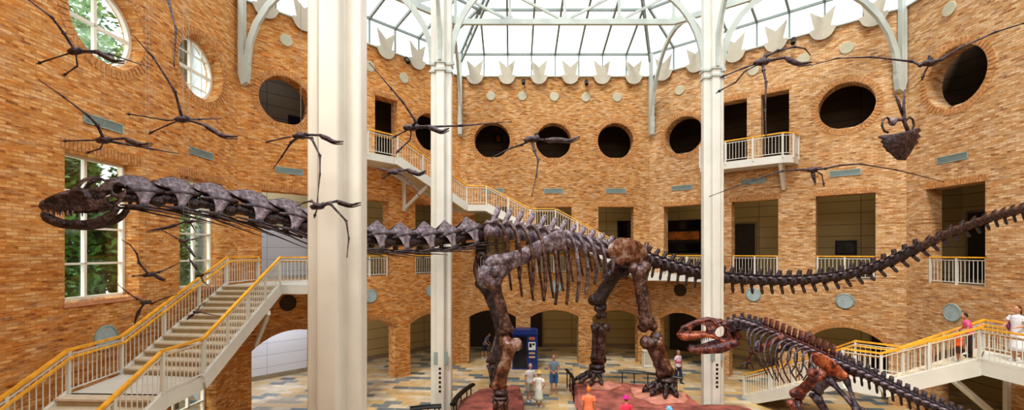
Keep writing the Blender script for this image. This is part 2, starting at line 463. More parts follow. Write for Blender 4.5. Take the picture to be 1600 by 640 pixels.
# galleries behind the walls: back walls, slabs
DEP = 4.6
def gallery(fc, side, ext0, ext1, mat_lo, mat_hi):
    u0, u1 = -ext0, fc.L+ext1
    mb = MB(); mb.box(((u0+u1)/2, 2.6, -DEP-0.1), (u1-u0, 5.2, 0.2)); struct(mb.build('wall_%s_gallery' % side, mat_lo, None, fc.m))
    mb = MB(); mb.box(((u0+u1)/2, 8.2, -DEP-0.1), (u1-u0, 5.9, 0.2)); struct(mb.build('wall_%s_gallery_middle' % side, mat_hi, None, fc.m))
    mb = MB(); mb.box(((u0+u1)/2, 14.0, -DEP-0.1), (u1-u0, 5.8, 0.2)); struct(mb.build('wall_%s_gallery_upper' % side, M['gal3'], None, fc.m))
    a, b = max(u0, -0.2), min(u1, fc.L+0.2)
    for nm, z0, z1, mt in (('middle', F2-0.35, F2-0.02, M['ceil_dark']), ('upper', F3-0.35, F3-0.02, M['ceil_dark']), ('top', TOP-0.5, TOP-0.2, M['ceil_dark'])):
        mb = MB()
        # trapezoid slab so neighbours do not overlap
        e = math.tan(math.radians(22.0))*0.98
        o = [(-WT*e+0.02, -WT-0.005), (fc.L+WT*e-0.02, -WT-0.005), (fc.L+(DEP)*e, -DEP), (-(DEP)*e, -DEP)]
        lo = [mb.bm.verts.new((x, z0, d)) for x, d in o]; hi = [mb.bm.verts.new((x, z1, d)) for x, d in o]
        mb.bm.faces.new(lo); mb.bm.faces.new(hi[::-1])
        for i in range(4):
            j = (i+1) % 4; mb.bm.faces.new((lo[i], hi[i], hi[j], lo[j]))
        struct(mb.build('floor_%s_%s' % (nm, side), mt, None, fc.m))
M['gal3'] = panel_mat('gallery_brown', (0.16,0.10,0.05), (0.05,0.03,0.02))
gallery(FR, 'front', 1.9, 1.9, M['panel'], M['panel'])
gallery(DR, 'diagonal_right', 1.9, 2.4, M['panel'], M['panel'])
gallery(DL, 'diagonal_left', 1.9, 1.9, M['panel'], M['panel'])
gallery(SR, 'right', 2.3, 2.5, M['panel'], M['panel'])
mb = MB(); mb.box((SR.L-.3, 8.45, -2.65), (0.2, 16.9, 3.9)); struct(mb.build('wall_gallery_end_right', M['panel'], None, SR.m))
mb = MB(); mb.box((SR.L-4.2, 2.5, -3.6), (0.15, 5.0, 1.9)); struct(mb.build('wall_gallery_divider', M['dark'], None, SR.m))
# end wall of the left gallery
mb = MB(); mb.box((-0.75, 8.45, -2.65), (0.2, 16.9, 3.9)); struct(mb.build('wall_gallery_end', M['panel_cool_lit'], None, DL.m))

mb = MB(); mb.box((1.6,2.6,-DEP+.02),(5.6,5.1,.04)); struct(mb.build('wall_diagonal_left_gallery_lit', M['panel_cool_lit'], None, DL.m))  # thin sheet over the back wall, painting in cool window light
mb = MB(); mb.box((1.6,6.6,-DEP+.02),(5.6,2.6,.04)); struct(mb.build('wall_diagonal_left_gallery_lit_middle', M['panel_cool_lit'], None, DL.m))  # same painted window light, lower part of the middle floor
# the near half of the octagon, behind the viewer
NL, NA, NB, NR = Vector((-11.33,6.6,0)), Vector((-3.05,-1.45,0)), Vector((8.15,-1.45,0)), Vector((16.9,6.6,0))
for nm, a, b in (('near_right',NR,NB),('near',NB,NA),('near_left',NA,NL)):
    fc = Facet(a, b); wall('wall_'+nm, fc, [], [], M['brick'])
# ------------------------------------------------------------------ wall fixtures
ORD = ['leftmost','second from left','third from left','fourth from left','fifth from left','sixth from left','seventh from left']
WN = {'F':'front brick wall','DR':'right diagonal brick wall','DL':'left diagonal brick wall','SR':'right side wall','SL':'left window wall'}
FC = {'F':FR,'DR':DR,'DL':DL,'SR':SR,'SL':SL}
def crown_mesh():
    o = [(-.50,.98),(0,.56),(.50,.98),(.33,.16),(.33,.10),(.50,.08),(.50,-.04)]
    for i in range(1, 12):
        a = -PI*i/12; o.append((.46*math.cos(a), -.03+.42*math.sin(a)))
    o += [(-.50,-.04),(-.50,.08),(-.33,.10),(-.33,.16)]
    mb = MB(); mb.prism(o[::-1], .05, Matrix.Identity(4)); return mb.mesh('crown_board')
CROWN = crown_mesh()
mb = MB(); mb.box((0,-.2,-.074), (.12,.12,.138)); CROWN_BR = mb.mesh('bracket')
for key, pxs in (('DL',(415,475,603,652)),('F',(742,792,842,891,940.6,990)),('DR',(1037,1087,1148,1212,1285,1365))):
    fc = FC[key]
    for i, px in enumerate(pxs):
        u = fc.u_(px, .14); w = fc.m @ Matrix.Translation((u, TOP-.02, .14))
        r = empty('crown_ornament', fc.pt(u, TOP-.4, .14), 'cream crown-shaped board, %s along the top of the %s' % (ORD[i], WN[key]), 'ornament', 'crown boards along the wall top')
        mesh_obj('crown_board', CROWN, M['crown'], r, w); mesh_obj('bracket', CROWN_BR, M['steel'], r, w)
def disc_mesh(r, t, seg=28, rim=False):
    mb = MB(); mb.lathe([(r,0),(r,t*.7),(r-.02,t),(0.001,t)], seg=seg); return mb.mesh('disc')
DISC = disc_mesh(.27,.05)
for key, pts in (('DL',((447,63),(577.5,104),(631,122))),('F',((767,150),(816,150),(866,151),(915,152),(964,152))),('DR',((1062,141),(1177,110),(1255,93),(1323,75))),('SR',((1484,14),))):
    fc = FC[key]
    for i, (px, py) in enumerate(pts):
        u, v = fc.uv(px, py)
        o = mesh_obj('wall_disc', DISC, M['disc'], None, fc.m @ Matrix.Translation((u, v, 0)))
        tag(o, 'small cream disc below the crowns, %s on the %s' % (ORD[i] if len(pts) > 1 else 'the only one', WN[key]), 'disc', 'cream discs below the crown boards')
def grille_mesh(w, h):
    mb = MB()
    mb.box((0,h/2,.015),(w,.03,.03)); mb.box((0,-h/2,.015),(w,.03,.03)); mb.box((-w/2,0,.015),(.03,h,.03)); mb.box((w/2,0,.015),(.03,h,.03))
    return mb.mesh('frame')
def louvre_mesh(w, h, n=5):
    mb = MB(); mb.box((0,0,.004),(w,h,.006))
    for i in range(n): mb.box((0,-h/2+(i+.5)*h/n,.014),(w-.03,h/n*.5,.012), Matrix.Rotation(.5,3,'X'))
    return mb.mesh('louvre')
GR, LV = grille_mesh(1.12,.24), louvre_mesh(1.1,.22)
for key, pts in (('SL',((162,193),(315,240))),('DL',((452,267),)),('F',((772,298),(865,298),(962,298))),('DR',((1066,293),(1177,283),(1320,270))),('SR',((1488,247),))):
    fc = FC[key]
    for i, (px, py) in enumerate(pts):
        u, v = fc.uv(px, py); w = fc.m @ Matrix.Translation((u, v, .002))
        r = empty('air_vent', fc.pt(u, v), 'long flat grey-green air grille, %s on the %s' % (ORD[i] if len(pts) > 1 else 'the only one', WN[key]), 'vent', 'flat grey air grilles')
        mesh_obj('frame', GR, M['vent'], r, w); mesh_obj('louvre', LV, M['vent'], r, w)
mb = MB(); mb.lathe([(.35,0),(.35,.03),(.31,.045),(.30,.02),(.29,.02)], seg=32); RIM = mb.mesh('rim')
mb = MB(); mb.lathe([(.30,.004),(.30,.026),(.001,.026)], seg=32); RFACE = mb.mesh('grille')
M['vent_dark'] = plain('dark_bronze_vent', (0.06,0.035,0.015), .4, .4)
M['vent_blue'] = plain('blue_grey_grille', (0.42,0.53,0.56), .5, .2, .15, 12)
for key, pts in (('SL',((165,527),)),('DL',((450,473),(579,462),(674,454))),('F',((868,448),)),('DR',((1063,453),(1177,460),(1320,470))),('SR',((1488,488),))):
    fc = FC[key]
    for i, (px, py) in enumerate(pts):
        u, v = fc.uv(px, py); w = fc.m @ Matrix.Translation((u, v, .002))
        dk = (px in (450,1063))
        r = empty('round_vent', fc.pt(u, v), 'round %s wall vent, %s low on the %s' % ('dark bronze' if dk else 'blue-grey', ORD[i] if len(pts) > 1 else 'the only one', WN[key]), 'vent', 'round wall vents')
        mesh_obj('rim', RIM.copy(), M['vent_dark' if dk else 'vent'], r, w); mesh_obj('grille', RFACE.copy(), M['vent_dark' if dk else 'vent_blue'], r, w)
# spotlights
def spotlight(fc, px, py, label):
    u, v = fc.uv(px, py, .2); r = empty('spotlight', fc.pt(u, v, .1), label, 'light', 'black spotlights at the wall top')
    c = fc.pt(u, v, .22); tip = c+fc.n*.14+Vector((0,0,-.2)); back = c+Vector((0,0,.12))
    mb = MB(); mb.tube([back, c, tip], [.075,.09,.105], 10); mb.build('lamp_housing', M['black'], r)
    mb = MB(); mb.bar(fc.pt(u, v+.1, -.0), fc.pt(u, v+.1, .22), .05, .05); mb.box(fc.pt(u,v+.02,.22),(.24,.05,.05)); mb.build('yoke', M['black'], r)
spotlight(DL, 635, 93, 'black spotlight between two crowns on the left diagonal wall')
spotlight(FR, 818, 127, 'black spotlight under the front wall top, left of the other one')
spotlight(FR, 916, 128, 'black spotlight under the front wall top, right of the other one')
spotlight(DR, 1240, 63, 'black spotlight beside a crown high on the right diagonal wall')

# ------------------------------------------------------------------ left windows
wn = [0]
def window_rect(fc, r, cols, rows, d=-.48, sub=False, glassmat=None, fw=.085):
    wn[0] += 1; u0, v0, u1, v1 = r; mb = MB()
    for x in (u0+fw/2, u1-fw/2): mb.box((x,(v0+v1)/2,d),(fw,v1-v0,.12))
    for y in (v0+fw/2, v1-fw/2): mb.box(((u0+u1)/2,y,d),(u1-u0,fw,.12))
    for x in cols: mb.box((lerp(u0,u1,x),(v0+v1)/2,d),(.075,v1-v0,.1))
    for y in rows: mb.box(((u0+u1)/2,lerp(v0,v1,y),d),(u1-u0,.06,.1))
    f = struct(mb.build('window_%d' % wn[0], M['frame'], None, fc.m))
    mb = MB(); mb.box(((u0+u1)/2,(v0+v1)/2,d-.02),(u1-u0-.02,v1-v0-.02,.01)); mb.build('pane', M['glass'], f, fc.m)
    if sub:
        mb = MB(); mb.box(((u0+u1)/2,v0-.06,-.2),(u1-u0+.1,.12,.5)); mb.build('window_sill', M['sill'], f, fc.m)
    return f
def window_round(fc, c, d=-.46):
    wn[0] += 1; u, v, r = c; mb = MB(); n = 44
    for i in range(n):
        a = 2*PI*(i+.5)/n; mb.box((u+math.cos(a)*(r-.05), v+math.sin(a)*(r-.05), d), (.11, 2*PI*r/n*1.03, .12), Matrix.Rotation(a,3,'Z'))
    mb.box((u,v,d),(.09,2*r-.05,.09)); mb.box((u,v,d),(2*r-.05,.09,.09))
    if r < 1.13:
        for s in (-.5,.5): mb.box((u+s*r,v,d),(.035,1.6*r,.06)); mb.box((u,v+s*r,d),(1.6*r,.035,.06))
    f = struct(mb.build('window_%d' % wn[0], M['frame'], None, fc.m))
    mb = MB(); mb.lathe([(r-.02,-.005),(r-.02,.005)], (u,v,d-.02), 40); mb.build('pane', M['glass'], f, fc.m)
rr = OPEN['SL']['rects']
def fr_(r, px): return (SL.u_(px,-.48)-r[0])/(r[2]-r[0])
window_rect(SL, rr[0], (fr_(rr[0],131),), (.25,.5,.75), sub=True); window_rect(SL, rr[1], (fr_(rr[1],301),), (.25,.5,.75), sub=True)
window_rect(SL, rr[2], (.3,.62), (.33,.7,))
for c in OPEN['SL']['circles']: window_round(SL, c)

# trees outside the left windows
M['leaf'] = plain('leaf_green', (0.055,0.17,0.035), .6, 0, .75, 1.3)
M['leaf_pale'] = plain('leaf_pale_green', (0.25,0.42,0.16), .6, 0, .7, 1.3)
M['bark'] = plain('bark', (0.12,0.08,0.05), .9)
def tree(x, y, h, rad, z0, label, mat, n=5000, seed=1):
    rnd = random.Random(seed); r = empty('tree', (x,y,0), label, 'tree', 'trees outside the left windows')
    mb = MB(); mb.tube([(x,y,0),(x+.15,y,h*.4),(x-.1,y+.1,h*.85)], [.22,.16,.05], 8); mb.build('trunk', M['bark'], r)
    mb = MB(); cl = [(Vector((x,y,0))+Vector((rnd.uniform(-1,1)*rad, rnd.uniform(-1,1)*rad, rnd.uniform(z0,h))), rnd.uniform(.5,1.1)) for _ in range(40)]
    for i in range(n):
        c, cr = rnd.choice(cl); d = Vector((rnd.gauss(0,1),rnd.gauss(0,1),rnd.gauss(0,1))).normalized()*cr*rnd.uniform(.5,1)
        p = c+d; s = rnd.uniform(.09,.19); a = Vector((rnd.gauss(0,1),rnd.gauss(0,1),rnd.gauss(0,.6))).normalized(); b = a.orthogonal().normalized()
        mb.poly([p-a*s, p+b*s*.45, p+a*s, p-b*s*.45])
    o = mb.build('foliage', mat, r); return r
tree(-15.4,15.6,10.6,1.7,3.2,'dense dark green tree filling the tall left window',M['leaf'],20000,3)
tree(-19.4,20.6,10.5,1.5,2.5,'green tree outside between the two tall left windows',M['leaf'],3000,4)
tree(-14.3,18.6,8.6,.7,3.0,'pale green tree outside the narrow second left window',M['leaf_pale'],2000,5)
tree(-17.6,17.2,18.6,1.5,11.5,'tall pale tree outside the high round left windows',M['leaf_pale'],3000,6)
tree(-19.6,22.6,19.5,1.8,11.5,'tall dark tree outside the second high round window',M['leaf'],2600,8)

# railings in the openings, doors and pictures are further below
# ------------------------------------------------------------------ railings and stairs
def bal_mesh():
    mb = MB(); mb.tube([(0,0,.1),(0,0,.93)], .013, 6); return mb.mesh('baluster')
BAL = bal_mesh()
mb = MB(); mb.box((0,0,.46),(.075,.075,1.18)); POST = mb.mesh('post')
def railing(root, pts, inner=None, h=1.04, step=.14, post=1.35, first=True, last=True, top=True):
    """pts: floor-level edge points; adds handrail, panels with balusters, posts to root"""
    pts = [Vector(p) for p in pts]; up = Vector((0,0,1))
    mb = MB()
    for a, b in zip(pts, pts[1:]):
        d = (b-a).normalized()*.04
        mb.bar(a+up*h-d, b+up*h+d, .085, .055)
    hr = mb.build('handrail', M['wood'], root)
    if inner:
        mb = MB()
        for a, b in zip(pts, pts[1:]):
            side = (b-a).cross(up).normalized()*inner
            mb.bar(a+up*(h-.16)+side, b+up*(h-.16)+side, .05, .05)
        for a, b in zip(pts, pts[1:]):
            side = (b-a).cross(up).normalized()*inner; n = max(2, int((b-a).length/1.3)+1)
            for i in range(n):
                p = a.lerp(b, (i+.5)/n)+up*(h-.16); mb.bar(p, p+side, .02, .02)
        mb.build('grab_rail', M['wood'], root)
    for si, (a, b) in enumerate(zip(pts, pts[1:])):
        mb = MB(); mb.bar(a+up*.10, b+up*.10, .035, .03); pn = mb.build('bottom_rail', M['white'], root)
        mb = MB(); mb.bar(a+up*.93, b+up*.93, .035, .03); mb.build('top_rail', M['white'], pn)
        L = Vector((b.x-a.x, b.y-a.y)).length; n = max(1, int(L/step)); np_ = max(1, round(L/post))
        for i in range(1, n):
            p = a.lerp(b, i/n); mesh_obj('baluster', BAL, M['white'], pn, Matrix.Translation(p))
        for i in range(np_+1):
            if i == np_ and si < len(pts)-2: continue
            if (si == 0 and i == 0 and not first) or (si == len(pts)-2 and i == np_ and not last): continue
            d = (b-a); m = Matrix.Rotation(math.atan2(d.y, d.x), 4, 'Z')
            mesh_obj('post', POST, M['white'], root, Matrix.Translation(a.lerp(b, i/np_)) @ m)
def flight(root, n0, n1, f0, f1, sd=.42):
    n0, n1, f0, f1 = map(Vector, (n0, n1, f0, f1)); rise = abs(n1.z-n0.z); k = max(2, round(rise/.165))
    lo, hi, flo, fhi = (n0, n1, f0, f1) if n0.z < n1.z else (n1, n0, f1, f0)
    for i in range(k):
        a, b = lo.lerp(hi, i/k), lo.lerp(hi, (i+1)/k+.012); c, d = flo.lerp(fhi, i/k), flo.lerp(fhi, (i+1)/k+.012)
        z = lo.z+rise*(i+1)/k
        pts = [Vector((p.x,p.y,z)) for p in (a,b,d,c)]
        mb = MB(); t = [mb.bm.verts.new(p) for p in pts]; u = [mb.bm.verts.new(p-Vector((0,0,.05))) for p in pts]
        mb.bm.faces.new(t); mb.bm.faces.new(u[::-1])
        for q in range(4): mb.bm.faces.new((t[q], u[q], u[(q+1)%4], t[(q+1)%4]))
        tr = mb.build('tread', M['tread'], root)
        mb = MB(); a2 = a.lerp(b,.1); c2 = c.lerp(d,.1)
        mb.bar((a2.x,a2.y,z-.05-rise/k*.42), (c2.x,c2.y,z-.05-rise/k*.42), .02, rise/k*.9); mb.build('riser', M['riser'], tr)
    up = Vector((0,0,1))
    for a, b in ((n0,n1),(f0,f1)):
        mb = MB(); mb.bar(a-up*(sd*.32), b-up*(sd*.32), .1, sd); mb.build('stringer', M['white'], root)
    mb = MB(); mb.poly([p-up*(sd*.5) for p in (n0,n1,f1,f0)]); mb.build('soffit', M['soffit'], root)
def landing(root, pts, t=.34, name='landing'):
    pts = [Vector(p) for p in pts]; mb = MB()
    top = [mb.bm.verts.new(p) for p in pts]; bot = [mb.bm.verts.new(p-Vector((0,0,t))) for p in pts]
    mb.bm.faces.new(top); mb.bm.faces.new(bot[::-1]); n = len(pts)
    for i in range(n): mb.bm.faces.new((top[i], bot[i], bot[(i+1)%n], top[(i+1)%n]))
    return mb.build(name, M['white'], root)
def onwall(fc, x0, d=.02):      # point of a wall face, offset d
    return fc.p0+fc.u*x0+fc.n*d

# left staircase
r = empty('staircase', (-9.3,4.0,0), 'cream left staircase with orange handrails climbing along the window wall', 'staircase')
Z1 = 3.25; zl = Z1-.5*(10.3-3.9)
n = [(-8.05,3.9,.05),(-8.15,10.3,Z1),(-8.25,11.8,Z1),(-8.72,16.6,F2),(-7.3,16.6,F2),(-7.6,21.0,F2)]
f = [(-10.4,3.9,.05),(-10.45,10.4,Z1),(-10.7,12.1,Z1),(-10.72,16.6,F2),(-10.6,18.45,F2)]
flight(r, n[0], n[1], f[0], f[1]); flight(r, n[2], n[3], f[2], f[3])
landing(r, [n[1],n[2],f[2],f[1]]); landing(r, [n[3],n[4],n[5],f[4],f[3]])
railing(r, n[:5], inner=-.10); railing(r, [n[4], n[5]], first=False); railing(r, f, inner=.10)
mb = MB(); mb.bar((-8.6,15.6,4.45),(-10.2,17.6,2.9),.12,.16); mb.bar((-7.4,16.7,5.0),(-8.6,19.6,3.4),.12,.16); mb.build('brace', M['white'], r)

# right staircase
r = empty('staircase', (11.2,20.0,0), 'white winding right staircase with orange handrails turning along the right wall', 'staircase')
n = [(10.45,19.9,.02),(11.5,15.35,2.2),(12.2,14.6,2.2),(14.5,13.7,3.2),(14.6,8.0,3.2)]
f = [(12.0,20.6,.02),(12.95,16.65,2.2),(13.85,15.65,2.2),(16.35,15.3,3.2),(16.45,8.0,3.2)]
flight(r, n[0], n[1], f[0], f[1]); landing(r, [n[1],n[2],f[2],f[1]], .4); flight(r, n[2], n[3], f[2], f[3], .5); landing(r, [n[3],n[4],f[4],f[3]], .4)
railing(r, n, inner=-.10); railing(r, f, inner=.10)
mb = MB(); mb.bar((13.95,13.95,2.55),(16.6,14.75,.75),.14,.16); mb.bar((16.7,14.9,.05),(16.7,14.9,2.85),.14,.14,(1,0,0)); mb.bar((14.4,13.95,2.72),(16.65,14.9,2.72),.14,.16); mb.build('brace', M['white'], r)

# upper staircase along the left diagonal and the front wall
r = empty('staircase', (6.0,25.0,F2), 'white upper staircase descending across the brick walls behind the long-necked skeleton', 'staircase')
dl = DL.u; dn = DL.n
p0 = Vector((-7.6,18.92,F3)); p1 = Vector((-5.54,21.36,F3)); p2 = Vector((-2.5,24.4,9.2)); p3 = Vector((-1.42,24.42,9.2)); p4 = Vector((1.0,24.42,7.95)); p5 = Vector((2.4,24.42,7.95)); p6 = Vector((7.2,24.42,F2)); p7 = Vector((8.55,24.35,F2)); p8 = Vector((10.2,22.95,F2))
def back(p, n_, w): q = p-n_*w; q.z = p.z; return q
q0, q1, q2 = back(p0,dn,1.5), back(p1,dn,1.5), Vector((-3.25,25.25,9.2)); q2b = Vector((-3.0,25.85,9.2))
q3, q4, q5, q6 = [Vector((p.x,25.95,p.z)) for p in (p3,p4,p5,p6)]
landing(r, [p0,p1,q1,q0]); flight(r, p1, p2, q1, q2); landing(r, [p2,p3,q3,q2b,q2]); flight(r, p3, p4, q3, q4); landing(r, [p4,p5,q5,q4]); flight(r, p5, p6, q5, q6)
e8 = Vector((10.85,23.7,F2)); e7 = Vector((8.15,26.0,F2))
landing(r, [p6,p7,p8,e8,e7,q6])
railing(r, [p0,p1,p2,p3,p4,p5,p6,p7,p8], inner=-.10)
mb = MB(); u = DL.u_(630)
mb.bar(DL.pt(u,8.75,.08), DL.pt(u,10.3,.08), .14,.14,DL.n); mb.bar(DL.pt(u,8.85,.1), DL.pt(u+.55,10.0,1.45), .12,.14)
mb.bar(DL.pt(u-3,9.6,.1), DL.pt(u-3,10.6,1.3), .12,.14); mb.build('brace', M['white'], r)

# right upper balcony
r = empty('balcony', DR.pt(5.3,F3,0), 'white balcony with orange handrail below two tall dark doorways', 'balcony')
a, b, c, d = DR.pt(3.2,F3,.01), DR.pt(3.2,F3,1.05), DR.pt(6.95,F3,1.05), DR.pt(7.45,F3,.01)
mid = DR.pt(7.35,F3,.75)
landing(r, [a,b,c,mid,d], .36, 'balcony_slab'); railing(r, [a,b,c,mid,d], first=False)
mb = MB(); u = 6.9
mb.prism([(0.02,-.36),(.95,-.36),(.9,-.5),(.12,-1.55),(.02,-1.55)], .14, Matrix.Translation(DR.pt(u,F3,0)) @ Matrix((DR.n, Vector((0,0,1)), -DR.u)).transposed().to_4x4()); mb.build('bracket', M['white'], r)
mb = MB(); u = 3.7
mb.prism([(0.02,-.36),(.95,-.36),(.9,-.5),(.12,-1.55),(.02,-1.55)], .14, Matrix.Translation(DR.pt(u,F3,0)) @ Matrix((DR.n, Vector((0,0,1)), -DR.u)).transposed().to_4x4()); mb.build('bracket', M['white'], r)

# guard railings in the middle-floor openings
def guard(fc, rc, label, d=-.12):
    u0, v0, u1, v1 = rc
    g = empty('balcony_railing', fc.pt((u0+u1)/2, v0, d), label, 'railing', 'guard railings in the middle floor openings')
    railing(g, [fc.pt(u0+.06, v0, d), fc.pt(u1-.06, v0, d)], post=1.25)
o = OPEN
guard(DL, o['DL']['rects'][1], 'guard railing in the brick opening just right of the big front column')
guard(DL, o['DL']['rects'][2], 'guard railing in the opening beside the left rear column')
guard(FR, o['F']['rects'][0], 'guard railing in the left opening of the front wall behind the neck base')
guard(FR, o['F']['rects'][1], 'guard railing in the middle opening of the front wall behind the ribs')
guard(FR, o['F']['rects'][2], 'guard railing in the right opening of the front wall above the pelvis')
guard(DR, o['DR']['rects'][1], 'guard railing in the opening right of the rear right column')
guard(DR, o['DR']['rects'][2], 'guard railing in the wide opening with the framed picture')
guard(SR, o['SR']['rects'][0], 'guard railing in the far right opening above the long tail')
# ------------------------------------------------------------------ columns, arches and glass roof
def column(x, y, label, plaque=False):
    r = empty('column', (x,y,0), label, 'column', 'white clustered columns holding the roof')
    zr = 14.15
    mb = MB(); mb.box((x,y,zr/2+2), (.40,.40,zr+4.0)); mb.build('core', M['white'], r)
    for dx, dy in ((1,0),(-1,0),(0,1),(0,-1)):
        mb = MB(); s = .172
        o = []
        for i in range(4):
            for j in range(4):
                a = PI/2*i+PI/2*j/3; cx = (s-.06)*(1 if i in (0,3) else -1); cy = (s-.06)*(1 if i in (0,1) else -1)
                o.append((cx+.06*math.cos(a), cy+.06*math.sin(a)))
        mb.prism(o, 17.6, Matrix.Translation((x+dx*.25, y+dy*.25, 0)))
        mb.build('shaft', M['white'], r)
    for z in (zr-.28, zr+.02):
        mb = MB()
        for dx, dy in ((1,0),(-1,0),(0,1),(0,-1)): mb.box((x+dx*.25,y+dy*.25,z),(.44,.44,.09))
        mb.build('collar', M['steel'], r)
    for dx, dy in ((1,0),(-1,0),(0,1),(0,-1)):
        mb = MB(); mb.box((x+dx*.47,y+dy*.47,zr+.13),(.12,.12,.13)); mb.build('bolt', M['black'] if False else M['steel'], r)
    mb = MB()
    for i in range(6): mb.box((x+.0,y-.427,1.05+.18*i),(.09,.012,.09))
    mb.build('outlet_slot', M['black'], r)
    mb = MB(); mb.box((x-.16,y-.40,2.35),(.16,.05,.5)); mb.box((x+.22,y-.33,2.35),(.14,.05,.5)); mb.build('plaque', M['vent'], r)
    return r
CB, CM, CR = (-2.76,7.0), (-2.87,18.0), (8.44,18.6)
cols = [column(*CB,'massive white fluted column nearest the viewer, left of centre'), column(*CM,'slim white column behind the long neck with a branching head'), column(*CR,'white column behind the red theropod skull with a branching head')]
def arc_pts(a, b, z0, h, quarter=False, n=14):
    a, b = Vector(a), Vector(b); out = []
    for i in range(n+1):
        t = i/n
        if quarter: th = PI/2*t; out.append(a.lerp(b, 1-math.cos(th))+Vector((0,0,z0+h*math.sin(th))))
        else: th = PI*t; out.append(a.lerp(b, (1-math.cos(th))/2)+Vector((0,0,z0+h*math.sin(th))))
    return out
def sweep(mb, pts, w, h, side):
    side = Vector(side).normalized(); rings = []
    for i, p in enumerate(pts):
        d = (pts[min(i+1,len(pts)-1)]-pts[max(i-1,0)]).normalized(); u = side.cross(d).normalized()
        rings.append([mb.bm.verts.new(p+side*(sx*w/2)+u*(sy*h/2)) for sx, sy in ((-1,-1),(1,-1),(1,1),(-1,1))])
    for a, b in zip(rings, rings[1:]):
        for k in range(4): mb.bm.faces.new((a[k], a[(k+1)%4], b[(k+1)%4], b[k]))
    mb.bm.faces.new(rings[0][::-1]); mb.bm.faces.new(rings[-1])
def col_rib(r, c, d, h=3.75, reach=3.2):
    a = Vector((c[0]+d[0]*.36, c[1]+d[1]*.36, 0)); b = a+Vector((d[0]*reach, d[1]*reach, 0))
    mb = MB(); sweep(mb, arc_pts(a, b, 14.2, h, True), .13, .22, (-d[1], d[0], 0)); mb.build('rib', M['steel'], r)
col_rib(cols[1], CM, (1,0)); col_rib(cols[1], CM, (0,-1)); col_rib(cols[2], CR, (-1,0)); col_rib(cols[2], CR, (0,-1)); col_rib(cols[0], CB, (0,1)); col_rib(cols[0], CB, (1,0))
def wall_arch(corner, c, label):
    corner = Vector(corner); cc = Vector((c[0], c[1], 0)); d = (cc-corner); d.z = 0; d.normalize(); side = Vector((-d.y, d.x, 0))
    w = corner+d*.16
    r = empty('roof_arch', w+Vector((0,0,13.5)), label, 'arch', 'pale steel arches from wall to column')
    mb = MB(); mb.bar(w+Vector((0,0,13.75)), w+Vector((0,0,18.2)), .22, .22, d); mb.build('post', M['steel'], r)
    mb = MB(); o = [(-.1,0),(.02,-.42),(.24,-.30),(.30,.15),(.30,.75),(.1,.75)]
    mb.prism(o, .24, Matrix.Translation(w+side*.12+Vector((0,0,13.75))) @ Matrix((d, Vector((0,0,1)), -side)).transposed().to_4x4()); mb.build('foot_bracket', M['steel'], r)
    mb = MB()
    sweep(mb, arc_pts(w+d*.2, cc-d*.36, 14.2, 3.75), .15, .24, side); mb.build('rib', M['steel'], r)
    return r
wall_arch(Lc+Vector((.1,-.1,0)), CM, 'steel roof arch springing from the left corner of the brick hall')
wall_arch(A, CM, 'steel roof arch from the front left corner, behind the slim column')
wall_arch(B, CR, 'steel roof arch from the front right corner, curving toward the right column')
wall_arch(Cc, CR, 'steel roof arch springing from the right corner of the brick hall')
# ring truss
r = empty('ring_truss', (2.6,21.4,17.7), 'pale steel ring truss hanging below the glass roof', 'truss')
ring = [Vector(p) for p in ((-6.1,18.3,0),(-2.75,21.4,0),(7.85,21.4,0),(11.6,18.5,0),(11.6,7.0,0))]
ring.insert(0, Vector((-6.1,7.0,0)))
zl, zu = 17.72, 19.15
for i, (a, b) in enumerate(zip(ring, ring[1:])):
    for z in (zl, zu):
        mb = MB(); mb.bar(a+Vector((0,0,z)), b+Vector((0,0,z)), .16, .26); mb.build('chord', M['steel'], r)
    L = (b-a).length; k = max(1, round(L/2.65)); 
    for j in range(k+1):
        p = a.lerp(b, j/k)
        if j: mb = MB(); mb.bar(p+Vector((0,0,zl)), p+Vector((0,0,zu)), .12, .12, (b-a)); mb.build('web', M['steel'], r)
        if j < k:
            q = a.lerp(b, (j+1)/k); lo, hi = (p, q) if (j >= k/2) else (q, p)
            mb = MB(); mb.bar(lo+Vector((0,0,zl+.05)), hi+Vector((0,0,zu)), .11, .11); mb.build('web', M['steel'], r)
        mb = MB(); mb.lathe([(.17,-.04),(.17,.04)], p+Vector((0,0,zl+.16)), 12, Matrix((Vector((0,0,1)), (b-a).normalized(), (b-a).normalized().cross(Vector((0,0,1))))).transposed()); mb.build('gusset', M['steel'], r)
# glass roof: octagonal pyramid
ctr = Vector((2.65,12.3,0)); EZ = 18.25; SLP = .25
oct_ = [Vector((-11.3,6.6,0)), Lc, A, B, Cc, Vector((16.8,6.6,0)), Vector((8.15,-1.4,0)), Vector((-3.05,-1.4,0))]
def roofz(x, y):
    ds = []
    for i in range(8):
        a, b = oct_[i], oct_[(i+1)%8]; d = (b-a).normalized(); nn = Vector((d.y,-d.x,0))
        ds.append(abs((Vector((x,y,0))-a).dot(nn)))
    return EZ+SLP*min(ds)
apex = Vector((ctr.x, ctr.y, EZ+SLP*13.8))
mb = MB()
for i in range(8):
    a, b = oct_[i], oct_[(i+1)%8]
    mb.poly([a+Vector((0,0,EZ)), b+Vector((0,0,EZ)), apex])
    mb.poly([a+Vector((0,0,TOP)), b+Vector((0,0,TOP)), b+Vector((0,0,EZ)), a+Vector((0,0,EZ))])
ceil = struct(mb.build('ceiling', M['roofglass']))
